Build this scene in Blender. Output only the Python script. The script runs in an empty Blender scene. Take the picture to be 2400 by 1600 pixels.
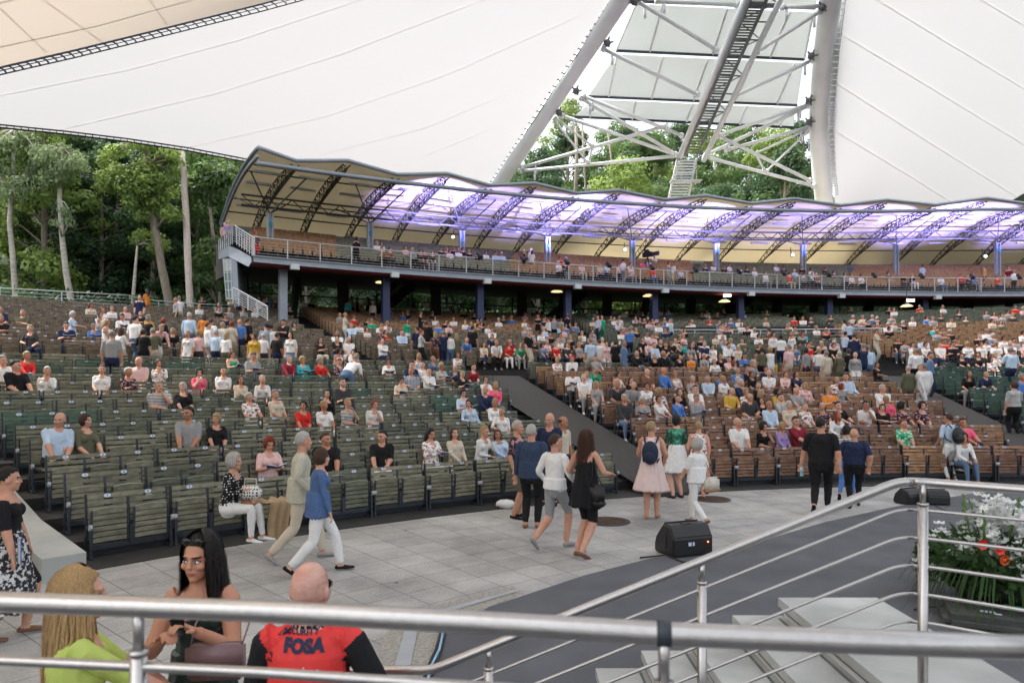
import bpy, bmesh, math, random
import numpy as np
from mathutils import Vector, Matrix, noise
R=math.radians; pi=math.pi
C=bpy.context.scene.collection; SC=bpy.context.scene
# ------------------------------------------------ camera, world, sun, exposure
H=2.47; F=1600.0; YH=895.0
cam=bpy.data.cameras.new('camera'); co=bpy.data.objects.new('camera',cam); C.objects.link(co)
cam.sensor_width=36; cam.lens=24; cam.shift_y=(YH-800)/2400; cam.clip_start=.1; cam.clip_end=2000
co.location=(0,0,H); co.rotation_euler=(pi/2,0,0)
cam.dof.use_dof=True; cam.dof.focus_distance=11; cam.dof.aperture_fstop=4.0
SC.camera=co
w=bpy.data.worlds.new('World'); SC.world=w; w.use_nodes=True
nt=w.node_tree; bg=nt.nodes['Background']
sky=nt.nodes.new('ShaderNodeTexSky'); sky.sky_type='NISHITA'; sky.sun_disc=False
SUN_EL,SUN_ROT=55,288
sky.sun_elevation=R(SUN_EL); sky.sun_rotation=R(SUN_ROT); sky.air_density=1.0; sky.dust_density=6; sky.ozone_density=.4
hs_=nt.nodes.new('ShaderNodeHueSaturation'); hs_.inputs['Saturation'].default_value=.3; nt.links.new(sky.outputs[0],hs_.inputs['Color']); nt.links.new(hs_.outputs[0],bg.inputs[0]); bg.inputs[1].default_value=.15
sl=bpy.data.lights.new('sun','SUN'); sl.energy=.9; sl.angle=R(18); sl.color=(1,.95,.86)
so=bpy.data.objects.new('sun',sl); C.objects.link(so)
a_,e_=R(SUN_ROT),R(SUN_EL)
sd=Vector((math.sin(a_)*math.cos(e_),math.cos(a_)*math.cos(e_),math.sin(e_)))
so.rotation_euler=(-sd).to_track_quat('-Z','Y').to_euler(); so.location=(0,-20,60)
SC.view_settings.view_transform='Standard'; SC.view_settings.look='None'; SC.view_settings.gamma=1; SC.view_settings.exposure=1.8
try:
    SC.cycles.use_denoising=True; SC.cycles.denoiser='OPENIMAGEDENOISE'
    SC.cycles.max_bounces=8; SC.cycles.diffuse_bounces=5; SC.cycles.glossy_bounces=3; SC.cycles.transmission_bounces=5; SC.cycles.transparent_max_bounces=6
    SC.cycles.sample_clamp_indirect=6; SC.cycles.caustics_reflective=False; SC.cycles.caustics_refractive=False
except Exception: pass
V=Vector
# ------------------------------------------------ helpers
def at(px,py,Y): return Vector(((px-1200)/F*Y,Y,H+(YH-py)/F*Y))
def gnd(px,py,z=0.0):
    Y=F*(H-z)/(py-YH); return Vector(((px-1200)/F*Y,Y,z))
def tag(o,label=None,cat=None,group=None,kind=None):
    if label: o['label']=label
    if cat: o['category']=cat
    if group: o['group']=group
    if kind: o['kind']=kind
    return o
def empty(name,loc=(0,0,0),rz=0,**k):
    o=bpy.data.objects.new(name,None); o.location=loc; o.rotation_euler=(0,0,rz); o.empty_display_size=.1
    C.objects.link(o); return tag(o,**k)
class MB:
    def __init__(s): s.v=[];s.f=[];s.m=[];s.n=0
    def add(s,vs,fs,mi=0):
        vs=[tuple(v) for v in vs]; b=s.n; s.v+=vs; s.n+=len(vs)
        for f in fs: s.f.append(tuple(b+i for i in f)); s.m.append(mi)
    def box(s,c,d,mi=0,M=None):
        x,y,z=d[0]/2,d[1]/2,d[2]/2; c=Vector(c)
        vs=[Vector((i*x,j*y,k*z)) for k in(-1,1) for j in(-1,1) for i in(-1,1)]
        if M is not None: vs=[M@v for v in vs]
        s.add([v+c for v in vs],[(0,2,3,1),(4,5,7,6),(0,1,5,4),(2,6,7,3),(0,4,6,2),(1,3,7,5)],mi)
    def bar(s,a,b,wd,ht,up=(0,0,1),mi=0):
        a=Vector(a);b=Vector(b);t=(b-a);L=t.length
        if L<1e-6:return
        t.normalize();u=Vector(up); sx=t.cross(u)
        if sx.length<1e-3: sx=t.cross(Vector((1,0,0)))
        sx.normalize(); n=sx.cross(t)
        M=Matrix((sx,t,n)).transposed()
        s.box((a+b)/2,(wd,L,ht),mi,M)
    def tube(s,pts,r,n=8,mi=0,cap=True):
        pts=[Vector(p) for p in pts]; k=len(pts)
        rs=r if hasattr(r,'__len__') else [r]*k
        prev=None;rings=[]
        for i,p in enumerate(pts):
            if i==0:t=pts[1]-p
            elif i==k-1:t=p-pts[i-1]
            else:t=(pts[i+1]-p).normalized()+(p-pts[i-1]).normalized()
            t=t.normalized() if t.length>1e-9 else Vector((0,0,1))
            if prev is None:
                a=t.cross(Vector((0,0,1)))
                if a.length<.05:a=t.cross(Vector((1,0,0)))
            else:a=prev-t*prev.dot(t)
            a.normalize();prev=a;b=t.cross(a)
            rings.append([p+(a*math.cos(2*pi*j/n)+b*math.sin(2*pi*j/n))*rs[i] for j in range(n)])
        vs=[v for q in rings for v in q];fs=[]
        for i in range(k-1):
            for j in range(n):
                j2=(j+1)%n; fs.append((i*n+j,i*n+j2,(i+1)*n+j2,(i+1)*n+j))
        if cap: fs.append(tuple(range(n))[::-1]); fs.append(tuple((k-1)*n+j for j in range(n)))
        s.add(vs,fs,mi)
    def ell(s,c,rad,nu=10,nv=7,mi=0,M=None):
        c=Vector(c);vs=[];fs=[]
        for i in range(nv+1):
            ph=pi*i/nv
            for j in range(nu):
                th=2*pi*j/nu
                v=Vector((rad[0]*math.sin(ph)*math.cos(th),rad[1]*math.sin(ph)*math.sin(th),rad[2]*math.cos(ph)))
                if M is not None:v=M@v
                vs.append(c+v)
        for i in range(nv):
            for j in range(nu):
                j2=(j+1)%nu
                fs.append((i*nu+j,(i+1)*nu+j,(i+1)*nu+j2,i*nu+j2))
        s.add(vs,fs,mi)
    def grid(s,rows,mi=0,closed=False):
        k=len(rows[0]);vs=[v for r in rows for v in r];fs=[]
        for i in range(len(rows)-1):
            for j in range(k if closed else k-1):
                j2=(j+1)%k; fs.append((i*k+j,i*k+j2,(i+1)*k+j2,(i+1)*k+j))
        s.add(vs,fs,mi)
    def mesh(s,name,mats):
        me=bpy.data.meshes.new(name); me.from_pydata(s.v,[],s.f)
        for m in (mats if isinstance(mats,(list,tuple)) else [mats]): me.materials.append(m)
        if any(s.m): me.polygons.foreach_set('material_index',s.m)
        return me
    def build(s,name,mats,parent=None,smooth=False,loc=None,**k):
        me=s.mesh(name,mats)
        if smooth: me.polygons.foreach_set('use_smooth',[True]*len(me.polygons))
        me.update()
        return link(name,me,parent,loc,**k)
def link(name,me,parent=None,loc=None,rot=None,**k):
    o=bpy.data.objects.new(name,me)
    if loc is not None:o.location=loc
    if rot is not None:o.rotation_euler=rot
    if parent is not None:o.parent=parent
    C.objects.link(o); return tag(o,**k)
def mat(name,col,rough=.6,metal=0,nz=None,bump=None,spec=.5,emit=None,trans=None,rnd=0,coat=0,coords='Object',col2=None):
    m=bpy.data.materials.new(name);m.use_nodes=True;N=m.node_tree.nodes;L=m.node_tree.links
    b=N['Principled BSDF'];b.inputs['Roughness'].default_value=rough;b.inputs['Metallic'].default_value=metal
    b.inputs['Specular IOR Level'].default_value=spec
    b.inputs['Base Color'].default_value=(*col,1)
    if coat:b.inputs['Coat Weight'].default_value=coat
    if nz or bump: tc=N.new('ShaderNodeTexCoord')
    if nz:
        n=N.new('ShaderNodeTexNoise');n.inputs['Scale'].default_value=nz[0];n.inputs['Detail'].default_value=5
        if len(nz)>2:
            mp=N.new('ShaderNodeMapping');mp.inputs['Scale'].default_value=nz[2];L.new(tc.outputs[coords],mp.inputs[0]);L.new(mp.outputs[0],n.inputs[0])
        else:L.new(tc.outputs[coords],n.inputs[0])
        r=N.new('ShaderNodeMapRange');r.inputs[1].default_value=.3;r.inputs[2].default_value=.7
        L.new(n.outputs[0],r.inputs[0])
        mx=N.new('ShaderNodeMix');mx.data_type='RGBA'
        c2=col2 if col2 else tuple(c*(1-nz[1]) for c in col)
        mx.inputs[6].default_value=(*c2,1);mx.inputs[7].default_value=(*col,1)
        L.new(r.outputs[0],mx.inputs[0]);out=mx.outputs[2]
        if rnd:
            oi=N.new('ShaderNodeObjectInfo');hs=N.new('ShaderNodeHueSaturation')
            q=N.new('ShaderNodeMapRange');q.inputs[3].default_value=1-rnd;q.inputs[4].default_value=1+rnd
            L.new(oi.outputs['Random'],q.inputs[0]);L.new(q.outputs[0],hs.inputs['Value']);L.new(out,hs.inputs['Color']);out=hs.outputs[0]
        L.new(out,b.inputs['Base Color'])
    if bump:
        n2=N.new('ShaderNodeTexNoise');n2.inputs['Scale'].default_value=bump[0];n2.inputs['Detail'].default_value=4
        if len(bump)>2:
            mp=N.new('ShaderNodeMapping');mp.inputs['Scale'].default_value=bump[2];L.new(tc.outputs[coords],mp.inputs[0]);L.new(mp.outputs[0],n2.inputs[0])
        else:L.new(tc.outputs[coords],n2.inputs[0])
        bp=N.new('ShaderNodeBump');bp.inputs['Strength'].default_value=bump[1];bp.inputs['Distance'].default_value=.02
        L.new(n2.outputs[0],bp.inputs['Height']);L.new(bp.outputs[0],b.inputs['Normal'])
    if emit:b.inputs['Emission Color'].default_value=(*emit[0],1);b.inputs['Emission Strength'].default_value=emit[1]
    if trans:
        t=N.new('ShaderNodeBsdfTranslucent');t.inputs[0].default_value=(*trans[0],1)
        ms=N.new('ShaderNodeMixShader');ms.inputs[0].default_value=trans[1]
        L.new(b.outputs[0],ms.inputs[1]);L.new(t.outputs[0],ms.inputs[2]);L.new(ms.outputs[0],N['Material Output'].inputs[0])
    return m
M={}
M['steel']=mat('stainless steel',(.5,.48,.46),.3,.95,nz=(60,.12),bump=(90,.04))
M['pale_steel']=mat('galvanised steel',(.62,.65,.66),.5,.3,nz=(2.5,.18))
M['pylon']=mat('pale painted steel',(.78,.82,.82),.45,.05,nz=(.5,.12))
M['dark_steel']=mat('dark painted steel',(.045,.055,.07),.5,.3,nz=(8,.4),rnd=.3)
M['truss']=mat('dark truss steel',(.07,.075,.07),.5,.2,nz=(3,.3))
M['beam']=mat('grey steel beam',(.36,.4,.45),.5,.2,nz=(1.5,.15))
M['red_strip']=mat('red soffit strip',(.18,.015,.015),.6,nz=(2,.2))
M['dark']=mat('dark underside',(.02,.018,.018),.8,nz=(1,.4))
M['asphalt']=mat('terrace concrete',(.034,.033,.032),.85,nz=(3,.45),bump=(40,.3),coords='Object')
M['ramp']=mat('dark ramp covering',(.055,.05,.045),.85,nz=(18,.4),bump=(120,.3))
M['kerb']=mat('pale kerb concrete',(.42,.44,.42),.85,nz=(2.2,.25),bump=(60,.3))
M['step']=mat('cast stone step',(.52,.54,.525),.8,nz=(1.6,.4),bump=(80,.25))
M['riser']=mat('step riser',(.68,.7,.69),.7,nz=(4,.2))
M['carpet']=mat('grey stage carpet',(.15,.156,.172),.97,nz=(1.3,.25),bump=(300,.5),spec=.15)
M['gravel']=mat('exposed gravel concrete',(.42,.4,.36),.9,nz=(28,.45),bump=(45,.9))
M['strip']=mat('channel cover strip',(.4,.43,.45),.5,.2,nz=(3,.15))
M['iron']=mat('rusty manhole iron',(.12,.075,.05),.8,.2,nz=(9,.45),bump=(50,.7))
M['black']=mat('black plastic',(.012,.012,.013),.45,nz=(60,.3),bump=(220,.25))
M['grille']=mat('black metal grille',(.02,.02,.022),.5,.4,bump=(260,.6))
M['membrane']=mat('white tent membrane',(.6,.6,.605),.7,nz=(.05,.03),trans=((.275,.275,.28),.62))
M['seam']=mat('tent seam webbing',(.8,.79,.74),.8,nz=(1,.1),trans=((.93,.92,.88),.95))
M['beige_mem']=mat('peach tent membrane',(.7,.57,.44),.7,nz=(.4,.08),trans=((.315,.275,.232),.62))
M['beige_seam']=mat('brown cable seam',(.45,.25,.1),.7,nz=(2,.1))
M['roof_fab']=mat('cream roof fabric',(.75,.68,.52),.8,nz=(.6,.12),trans=((.9,.83,.66),.44))
M['panel']=mat('frosted roof panel',(.7,.72,.71),.5,nz=(.25,.14),trans=((.52,.54,.53),.65))
M['black_cable']=mat('black rubber cable',(.015,.015,.015),.5,nz=(9,.2))
M['white_plate']=mat('white oval plate',(.62,.7,.82),.5,nz=(20,.1))
M['digit']=mat('dark digit paint',(.03,.06,.2),.5,nz=(20,.1))
M['glass']=mat('glazing',(.25,.34,.33),.08,.0,nz=(.5,.2),spec=.9)
M['blue_lit']=mat('column with blue light painted in',(.045,.06,.16),.5,.1,nz=(1,.2))  # blue light falling on the columns is put into their base colour
M['lamp_warm']=mat('lit warm lamp',(1,.85,.5),.4,nz=(4,.1),emit=((1,.7,.3),.5))
M['lamp_white']=mat('lit white lamp',(1,.97,.9),.4,nz=(4,.1),emit=((1,.92,.8),2.5))
def wood(name,c,c2):
    m=mat(name,c,.75,nz=(9,.4,(.7,1,1.5)),bump=(30,.35,(.4,6,12)),rnd=.24,col2=c2,spec=.3); return m
M['wood_green']=wood('weathered green slats',(.19,.2,.145),(.075,.088,.062))
M['wood_olive']=wood('weathered olive slats',(.27,.26,.185),(.11,.112,.08))
M['wood_dkgreen']=wood('dark green slats',(.1,.16,.12),(.045,.09,.07))
M['wood_brown']=wood('brown stained slats',(.37,.215,.14),(.15,.083,.058))
M['wood_tan']=wood('tan stained slats',(.47,.28,.15),(.2,.11,.06))
M['wood_grey']=wood('grey brown slats',(.3,.235,.165),(.11,.09,.065))
# paving: square tiles laid in rings round the stage
CX,CY=11.0,-5.9
def paving():
    m=mat('ring laid stone paving',(.3,.29,.27),.85,spec=.3);N=m.node_tree.nodes;L=m.node_tree.links;b=N['Principled BSDF']
    g=N.new('ShaderNodeNewGeometry');sp=N.new('ShaderNodeSeparateXYZ');L.new(g.outputs['Position'],sp.inputs[0])
    def mth(op,a,b_=None):
        n=N.new('ShaderNodeMath');n.operation=op
        for i,x in enumerate((a,b_)):
            if x is None:continue
            if isinstance(x,(int,float)):n.inputs[i].default_value=x
            else:L.new(x,n.inputs[i])
        return n.outputs[0]
    dx=mth('SUBTRACT',sp.outputs[0],CX);dy=mth('SUBTRACT',sp.outputs[1],CY)
    th=mth('MULTIPLY',mth('ARCTAN2',dx,dy),19.0)
    r=mth('SQRT',mth('ADD',mth('MULTIPLY',dx,dx),mth('MULTIPLY',dy,dy)))
    cb=N.new('ShaderNodeCombineXYZ');L.new(th,cb.inputs[0]);L.new(r,cb.inputs[1])
    br=N.new('ShaderNodeTexBrick');br.offset=0;br.inputs['Scale'].default_value=1;br.inputs['Brick Width'].default_value=.55;br.inputs['Row Height'].default_value=.5
    br.inputs['Mortar Size'].default_value=.0055;br.inputs['Mortar Smooth'].default_value=.3;br.inputs['Bias'].default_value=0
    br.inputs['Color1'].default_value=(.5,.495,.475,1);br.inputs['Color2'].default_value=(.42,.415,.4,1);br.inputs['Mortar'].default_value=(.17,.165,.155,1)
    L.new(cb.outputs[0],br.inputs[0])
    n=N.new('ShaderNodeTexNoise');n.inputs['Scale'].default_value=.55;n.inputs['Roughness'].default_value=.68;n.inputs['Detail'].default_value=8;L.new(g.outputs['Position'],n.inputs[0])
    n2=N.new('ShaderNodeTexNoise');n2.inputs['Scale'].default_value=45;n2.inputs['Detail'].default_value=3;L.new(g.outputs['Position'],n2.inputs[0])
    q=N.new('ShaderNodeMapRange');q.inputs[1].default_value=.3;q.inputs[2].default_value=.72;q.inputs[3].default_value=.5;q.inputs[4].default_value=1.2;L.new(n.outputs[0],q.inputs[0])
    q2=N.new('ShaderNodeMapRange');q2.inputs[1].default_value=.3;q2.inputs[2].default_value=.7;q2.inputs[3].default_value=.8;q2.inputs[4].default_value=1.12;L.new(n2.outputs[0],q2.inputs[0])
    v=mth('MULTIPLY',q.outputs[0],q2.outputs[0])
    vo=N.new('ShaderNodeTexVoronoi');vo.inputs['Scale'].default_value=1.1;L.new(g.outputs['Position'],vo.inputs[0]);sp2=N.new('ShaderNodeMapRange');sp2.inputs[1].default_value=.02;sp2.inputs[2].default_value=.045;sp2.inputs[3].default_value=.35;sp2.inputs[4].default_value=1;L.new(vo.outputs['Distance'],sp2.inputs[0]);v=mth('MULTIPLY',v,sp2.outputs[0])
    mx=N.new('ShaderNodeMix');mx.data_type='RGBA';mx.blend_type='MULTIPLY';mx.inputs[0].default_value=1
    L.new(br.outputs[0],mx.inputs[6]);L.new(v,mx.inputs[7]);L.new(mx.outputs[2],b.inputs['Base Color'])
    bp=N.new('ShaderNodeBump');bp.inputs['Strength'].default_value=.5;bp.inputs['Distance'].default_value=.01
    hh=mth('SUBTRACT',mth('MULTIPLY',n2.outputs[0],.5),br.outputs['Fac']);L.new(hh,bp.inputs['Height']);L.new(bp.outputs[0],b.inputs['Normal'])
    return m
M['paving']=paving()
# ------------------------------------------------ the bowl
def CAPZ(t,z): return min(z,6.03) if t<-30.5 else z
def pol(r,th,z=0.0): return Vector((CX+r*math.sin(R(th)),CY+r*math.cos(R(th)),z))
ROWS=[]   # (r, z, tier, index)
for k in range(13): ROWS.append((22.9+k,.2*k,1,k))
for j in range(23): ROWS.append((38.4+.95*j,3.0+.178*j,2,j))
CROSS_Z=2.6
def ray_r(px,r):
    ax=(px-1200)/F; A=1+ax*ax; B=-2*(ax*CX+CY); Q=CX*CX+CY*CY-r*r
    return (-B+math.sqrt(max(B*B-4*A*Q,0)))/(2*A)
BLOCKS1=[(-47.7,-21.6,'left block'),(-17.3,6.4,'middle block'),(9.3,36,'right block')]
BLOCKS2=[(-66,-47.2,'upper far block'),(-45.6,-27.2,'upper left block'),(-25.8,-8.2,'upper brown block'),(-6.8,9.5,'upper middle block'),(11,33,'upper right block')]
def stone():
    mb=MB(); prof=[(19,-.004)]
    prof=[(22.2,.0)]
    for k in range(13):
        z=.2*k; prof+=[(22.2+k,z+.012 if k==0 else z),(23.2+k,z)]
    prof+=[(35.2,2.6),(37.7,2.6)]
    for j in range(23):
        z=3.0+.178*j; prof+=[(37.7+.95*j,z),(38.65+.95*j,z)]
    z=3.0+.178*22+.1; prof+=[(59.55,z),(63,z)]
    ths=[-80+i*2 for i in range(66)]
    rows=[[pol(r,t,CAPZ(t,z)) for t in ths] for r,z in prof]
    mb.grid(rows)
    mb.build('terrace',M['asphalt'],kind='structure')
TOPZ=3.0+.178*22+.1
stone()
mb=MB(); mb.add([(-400,-200,-.004),(400,-200,-.004),(400,500,-.004),(-400,500,-.004)],[(0,1,2,3)])
mb.build('ground',M['asphalt'],kind='structure')
mb=MB(); mb.grid([[pol(r,t,.0) for t in range(-120,70,3)] for r in (2,10,16,22.35)]); mb.build('paving',M['paving'],kind='structure')
# aisle ramps
for t0,t1,nm in ((-21.3,-17.6,'aisle_ramp'),(6.7,9.0,'aisle_ramp')):
    mb=MB(); rr=[22.0,22.02,35.4,37.6]; zz=[.0,.07,2.72,2.75]
    mb.grid([[pol(r,t0+(t1-t0)*i/6,z) for i in range(7)] for r,z in zip(rr,zz)])
    mb.build(nm,M['ramp'],kind='structure')
# kerb wall at the left end of the benches
mb=MB()
ks=[]
for r,z in ((22.0,.3),(24,.45),(28,1.2),(33,2.2),(38,3.1)):
    ks.append([pol(r,-49.6,-.02),pol(r,-49.6,z),pol(r,-48.35,z),pol(r,-48.35,-.02)])
mb.grid(ks); mb.add(ks[0],[(0,1,2,3)])
tag(mb.build('kerb_wall',M['kerb']),'pale concrete kerb wall sloping up beside the left end of the bench rows','wall')
# carpet
cp=[(985,1640),(1030,1485),(1150,1420),(1370,1347),(1530,1306),(1640,1298),(1800,1262),(1935,1222),(2100,1186),(2300,1152),(2480,1140)]
mb=MB(); top=[gnd(x,y,.008) for x,y in cp]; 
pts=top+[Vector((16,14.5,.008)),Vector((16,2,.008)),Vector((-.4,2,.008))]
mb.add(pts,[tuple(range(len(pts)))[::-1]]); mb.build('carpet',M['carpet'],kind='structure')
# drainage channel and gravel bands between paving and carpet
ch=[(880,1640),(985,1440),(1110,1405),(1210,1385)]
def band(name,a,b,m,z,lab=None):
    mb=MB(); mb.grid([[gnd(x,y,z) for x,y in a],[gnd(x,y,z) for x,y in b]]); return mb.build(name,m,kind='structure')
band('gravel_path',[(840,1640),(905,1480),(985,1425),(1200,1372)],[(985,1640),(1022,1490),(1075,1450),(1230,1388)],M['gravel'],.004)
band('channel_path',[(900,1640),(948,1478),(1030,1428),(1215,1379)],[(945,1640),(978,1482),(1045,1434),(1216,1384)],M['strip'],.012)
band('light_path',[(70,1360),(270,1560),(330,1640)],[(92,1352),(300,1560),(365,1640)],M['strip'],.006)
# manholes
for (px,py,rd,lb) in ((1425,1222,.36,'brown iron manhole cover by the walking woman in black'),(1668,1170,.36,'brown iron manhole cover behind the woman in white')):
    p=gnd(px,py); mb=MB(); mb.tube([(0,0,0),(0,0,.014)],rd,28); 
    for i in range(-5,6):
        y=i*.055; wd=math.sqrt(max(rd*rd-y*y,0))*1.75; mb.box((0,y,.015),(wd,.018,.006))
    rt=empty('manhole_cover',p,0,label=lb,cat='manhole'); mb.build('lid',M['iron'],rt)
    m2=MB(); m2.tube([(rd*1.06*math.cos(a*pi/14),rd*1.06*math.sin(a*pi/14),.008) for a in range(29)],.012,6,cap=False); m2.build('frame',M['dark_steel'],rt)
# ------------------------------------------------ benches
def slat(mb,x0,x1,y,z,h,t,lean=0,mi=0,curve=0):
    mb.box(((x0+x1)/2,y,z),(x1-x0,t,h),mi,Matrix.Rotation(lean,3,'X'))
BACK={};FRAME={};SEATU={};SEATD={}
def bench_meshes(n):
    W=.54*n; mb=MB()
    for i in range(5):
        z=.845-i*.088; y=.115-.0-i*.0125
        nn=4*n
        for q in range(n):   # planks are continuous, split per seat only by a shadow line
            pass
        mb.box((0,y,z),(W-.04,.022,.067),0,Matrix.Rotation(-.14,3,'X'))
    back=mb
    fr=MB()
    for i in range(n+1):
        x=-W/2+i*.54; e=(i in(0,n)); xx=x+(.012 if i==0 else -.012 if i==n else 0)
        if e:
            fr.bar((xx,.135,.0),(xx,.14,.3),.03,.06,up=(0,1,0)); fr.bar((xx,.10,.28),(xx,.135,.885),.028,.05,up=(0,1,0))
            fr.bar((xx,-.10,.0),(xx,-.08,.46),.03,.05,up=(0,1,0)); fr.bar((xx,-.11,.44),(xx,.12,.44),.03,.05)
            fr.bar((xx,-.14,.02),(xx,.17,.02),.05,.03)
        else:
            fr.bar((xx,.03,.16),(xx,.10,.8),.035,.03,up=(0,1,0)); fr.bar((xx,-.05,.16),(xx,-.05,.42),.05,.05,up=(0,1,0))
    fr.bar((-W/2,-.02,.155),(W/2,-.02,.155),.07,.07); fr.bar((-W/2,.06,.40),(W/2,.06,.40),.03,.04)
    fr.bar((-W/2,.10,.07),(W/2,.10,.07),.04,.1)
    return back,fr
HINGE=MB()
HINGE.tube([(-.02,0,0),(.02,0,0)],.042,12)
def seat_mesh(down):
    mb=MB(); L=.47
    def P(x,u,off): # u along the seat from the hinge
        if down: return Vector((x,-.05-u*.9,.425+off+.012*math.sin(u*7)))
        return Vector((x,-.045+off*-1+ .0-u*.03,.205+u*1.02))
    for i in range(6):
        u0=.01+i*.077; u1=u0+.059; arch=.022 if i==5 else 0
        rows=[]
        for k in range(7):
            x=-.215+.43*k/6; dz=(arch if i==5 else 0)*(1-(2*k/6-1)**2)
            dep=.012*(1-(2*k/6-1)**2)
            a=P(x,u0,.0-dep);b=P(x,u1+dz,.0-dep);c=P(x,u1+dz,-.022-dep);d=P(x,u0,-.022-dep)
            rows.append([a,b,c,d])
        mb.grid(rows,0,closed=True); mb.add(rows[0],[(0,1,2,3)]); mb.add(rows[-1],[(3,2,1,0)])
    for sx in(-1,1):
        mb.bar(P(sx*.232,0,-.012),P(sx*.232,.45,-.012),.022,.035,up=(0,1,0) if not down else (0,0,1),mi=1)
        if not down: pass
    # pale worn top edge
    rows=[]
    for k in range(7):
        x=-.215+.43*k/6; dz=.022*(1-(2*k/6-1)**2); dep=.012*(1-(2*k/6-1)**2)
        a=P(x,.455+dz,-.002-dep); b=P(x,.455+dz,-.021-dep); rows.append([a,b,b+Vector((0,0,.004)),a+Vector((0,0,.004))])
    mb.grid(rows,2,closed=True)
    return mb
M['worn']=mat('worn bare wood edge',(.5,.5,.42),.8,nz=(12,.3))
WK=['wood_olive','wood_green','wood_dkgreen','wood_brown','wood_tan','wood_grey']
BM={}
for n in (2,3):
    b,f=bench_meshes(n)
    for k_ in WK: BM['back',n,k_]=b.mesh('backrest',M[k_])
    BM['frame',n]=f.mesh('frame',M['dark_steel'])
for k_ in WK:
    for d in (0,1): BM['seat',d,k_]=seat_mesh(d).mesh('seat',[M[k_],M['dark_steel'],M['worn'] if k_ in('wood_olive','wood_green') else M[k_]])
M['hinge']=mat('pale grey hinge cap',(.4,.43,.47),.5,.2,nz=(20,.2))
BM['hinge']=HINGE.mesh('hinge_cap',M['hinge'])
PLATE={}
def plate(num):
    if num in PLATE:return PLATE[num]
    mb=MB(); vs=[];n=18
    for y in(0,-.006): vs+=[(.047*math.cos(2*pi*i/n),y,.027*math.sin(2*pi*i/n)) for i in range(n)]
    mb.add(vs,[tuple(range(n,2*n))]+[(i,(i+1)%n,n+(i+1)%n,n+i) for i in range(n)])
    me=mb.mesh('number_plate',[M['white_plate'],M['digit']])
    cu=bpy.data.curves.new('digit','FONT');cu.body=str(num);cu.size=.05;cu.align_x='CENTER';cu.align_y='CENTER';cu.extrude=.0012;cu.offset=.0012
    to=bpy.data.objects.new('digit',cu);C.objects.link(to);bpy.context.view_layer.update()
    tm=bpy.data.meshes.new_from_object(to);bpy.data.objects.remove(to)
    bm=bmesh.new();bm.from_mesh(tm);bmesh.ops.transform(bm,matrix=Matrix.Translation((0,-.0075,0))@Matrix.Rotation(pi/2,4,'X'),verts=bm.verts)
    for f in bm.faces:f.material_index=1
    bm.from_mesh(me);bm.to_mesh(me);bm.free();PLATE[num]=me
    return me
def proj(p): return (1200+F*p[0]/p[1],YH-(p[2]-H)*F/p[1])
ORD=['front','second','third','fourth','fifth','sixth','seventh','eighth','ninth','tenth','eleventh','twelfth','thirteenth','fourteenth','fifteenth','sixteenth','seventeenth','eighteenth','nineteenth','twentieth','twenty-first','twenty-second','twenty-third','twenty-fourth','twenty-fifth','twenty-sixth','twenty-seventh','twenty-eighth','twenty-ninth','thirtieth','thirty-first','thirty-second','thirty-third','thirty-fourth','thirty-fifth','thirty-sixth','thirty-seventh','thirty-eighth','thirty-ninth','fortieth']
ORD1=['first']+ORD[1:]
def wood_for(tier,blk,k,rng):
    if tier==1:
        if blk=='left block': return rng.choice(['wood_olive','wood_olive','wood_olive','wood_green']) if k<5 else rng.choice(['wood_olive','wood_green','wood_green','wood_olive','wood_dkgreen'])
        if blk=='middle block': return rng.choice(['wood_brown','wood_brown','wood_tan']) if k<12 else 'wood_green'
        return 'wood_dkgreen'
    if blk=='upper far block': return 'wood_grey'
    if blk=='upper left block': return 'wood_grey' if k<19 else 'wood_olive'
    if blk=='upper brown block': return 'wood_grey' if k<9 else 'wood_tan'
    if blk=='upper middle block': return 'wood_green' if k<14 else 'wood_olive'
    return 'wood_tan' if k<14 else 'wood_green'
BENCH=[]; SLOTS={}  # slots[(tier,k)] -> list of [theta, bench index, seat index, taken]
rg=random.Random(5)
for (r,z,tier,k) in ROWS:
    for (t0,t1,blk) in (BLOCKS1 if tier==1 else BLOCKS2):
        dth=math.degrees(1/r); pos=t0; num=0; first=True
        while True:
            n=3 if (first and k%3==2 and blk in('left block','upper left block')) else 2
            w_=.54*n+.05
            if pos+w_*dth>t1+.3: break
            if tier==2 and k>16 and pos<-31: pos+=w_*dth; continue
            first=False
            th=pos+w_/2*dth; pos+=w_*dth
            p=pol(r,th,z); x,y=proj(p) if p.y>2 else (9e9,0)
            wd=wood_for(tier,blk,k,rg)
            if -90<x<2490:
                bi=len(BENCH); BENCH.append(dict(r=r,z=z,th=th,n=n,p=p,tier=tier,k=k,blk=blk,w=wd,x=x,y=y,num=num,d=p.length,down=set()))
                for q in range(n):
                    SLOTS.setdefault((tier,k),[]).append([th+(q-(n-1)/2)*.54*dth,bi,q,0])
            num+=n
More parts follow.
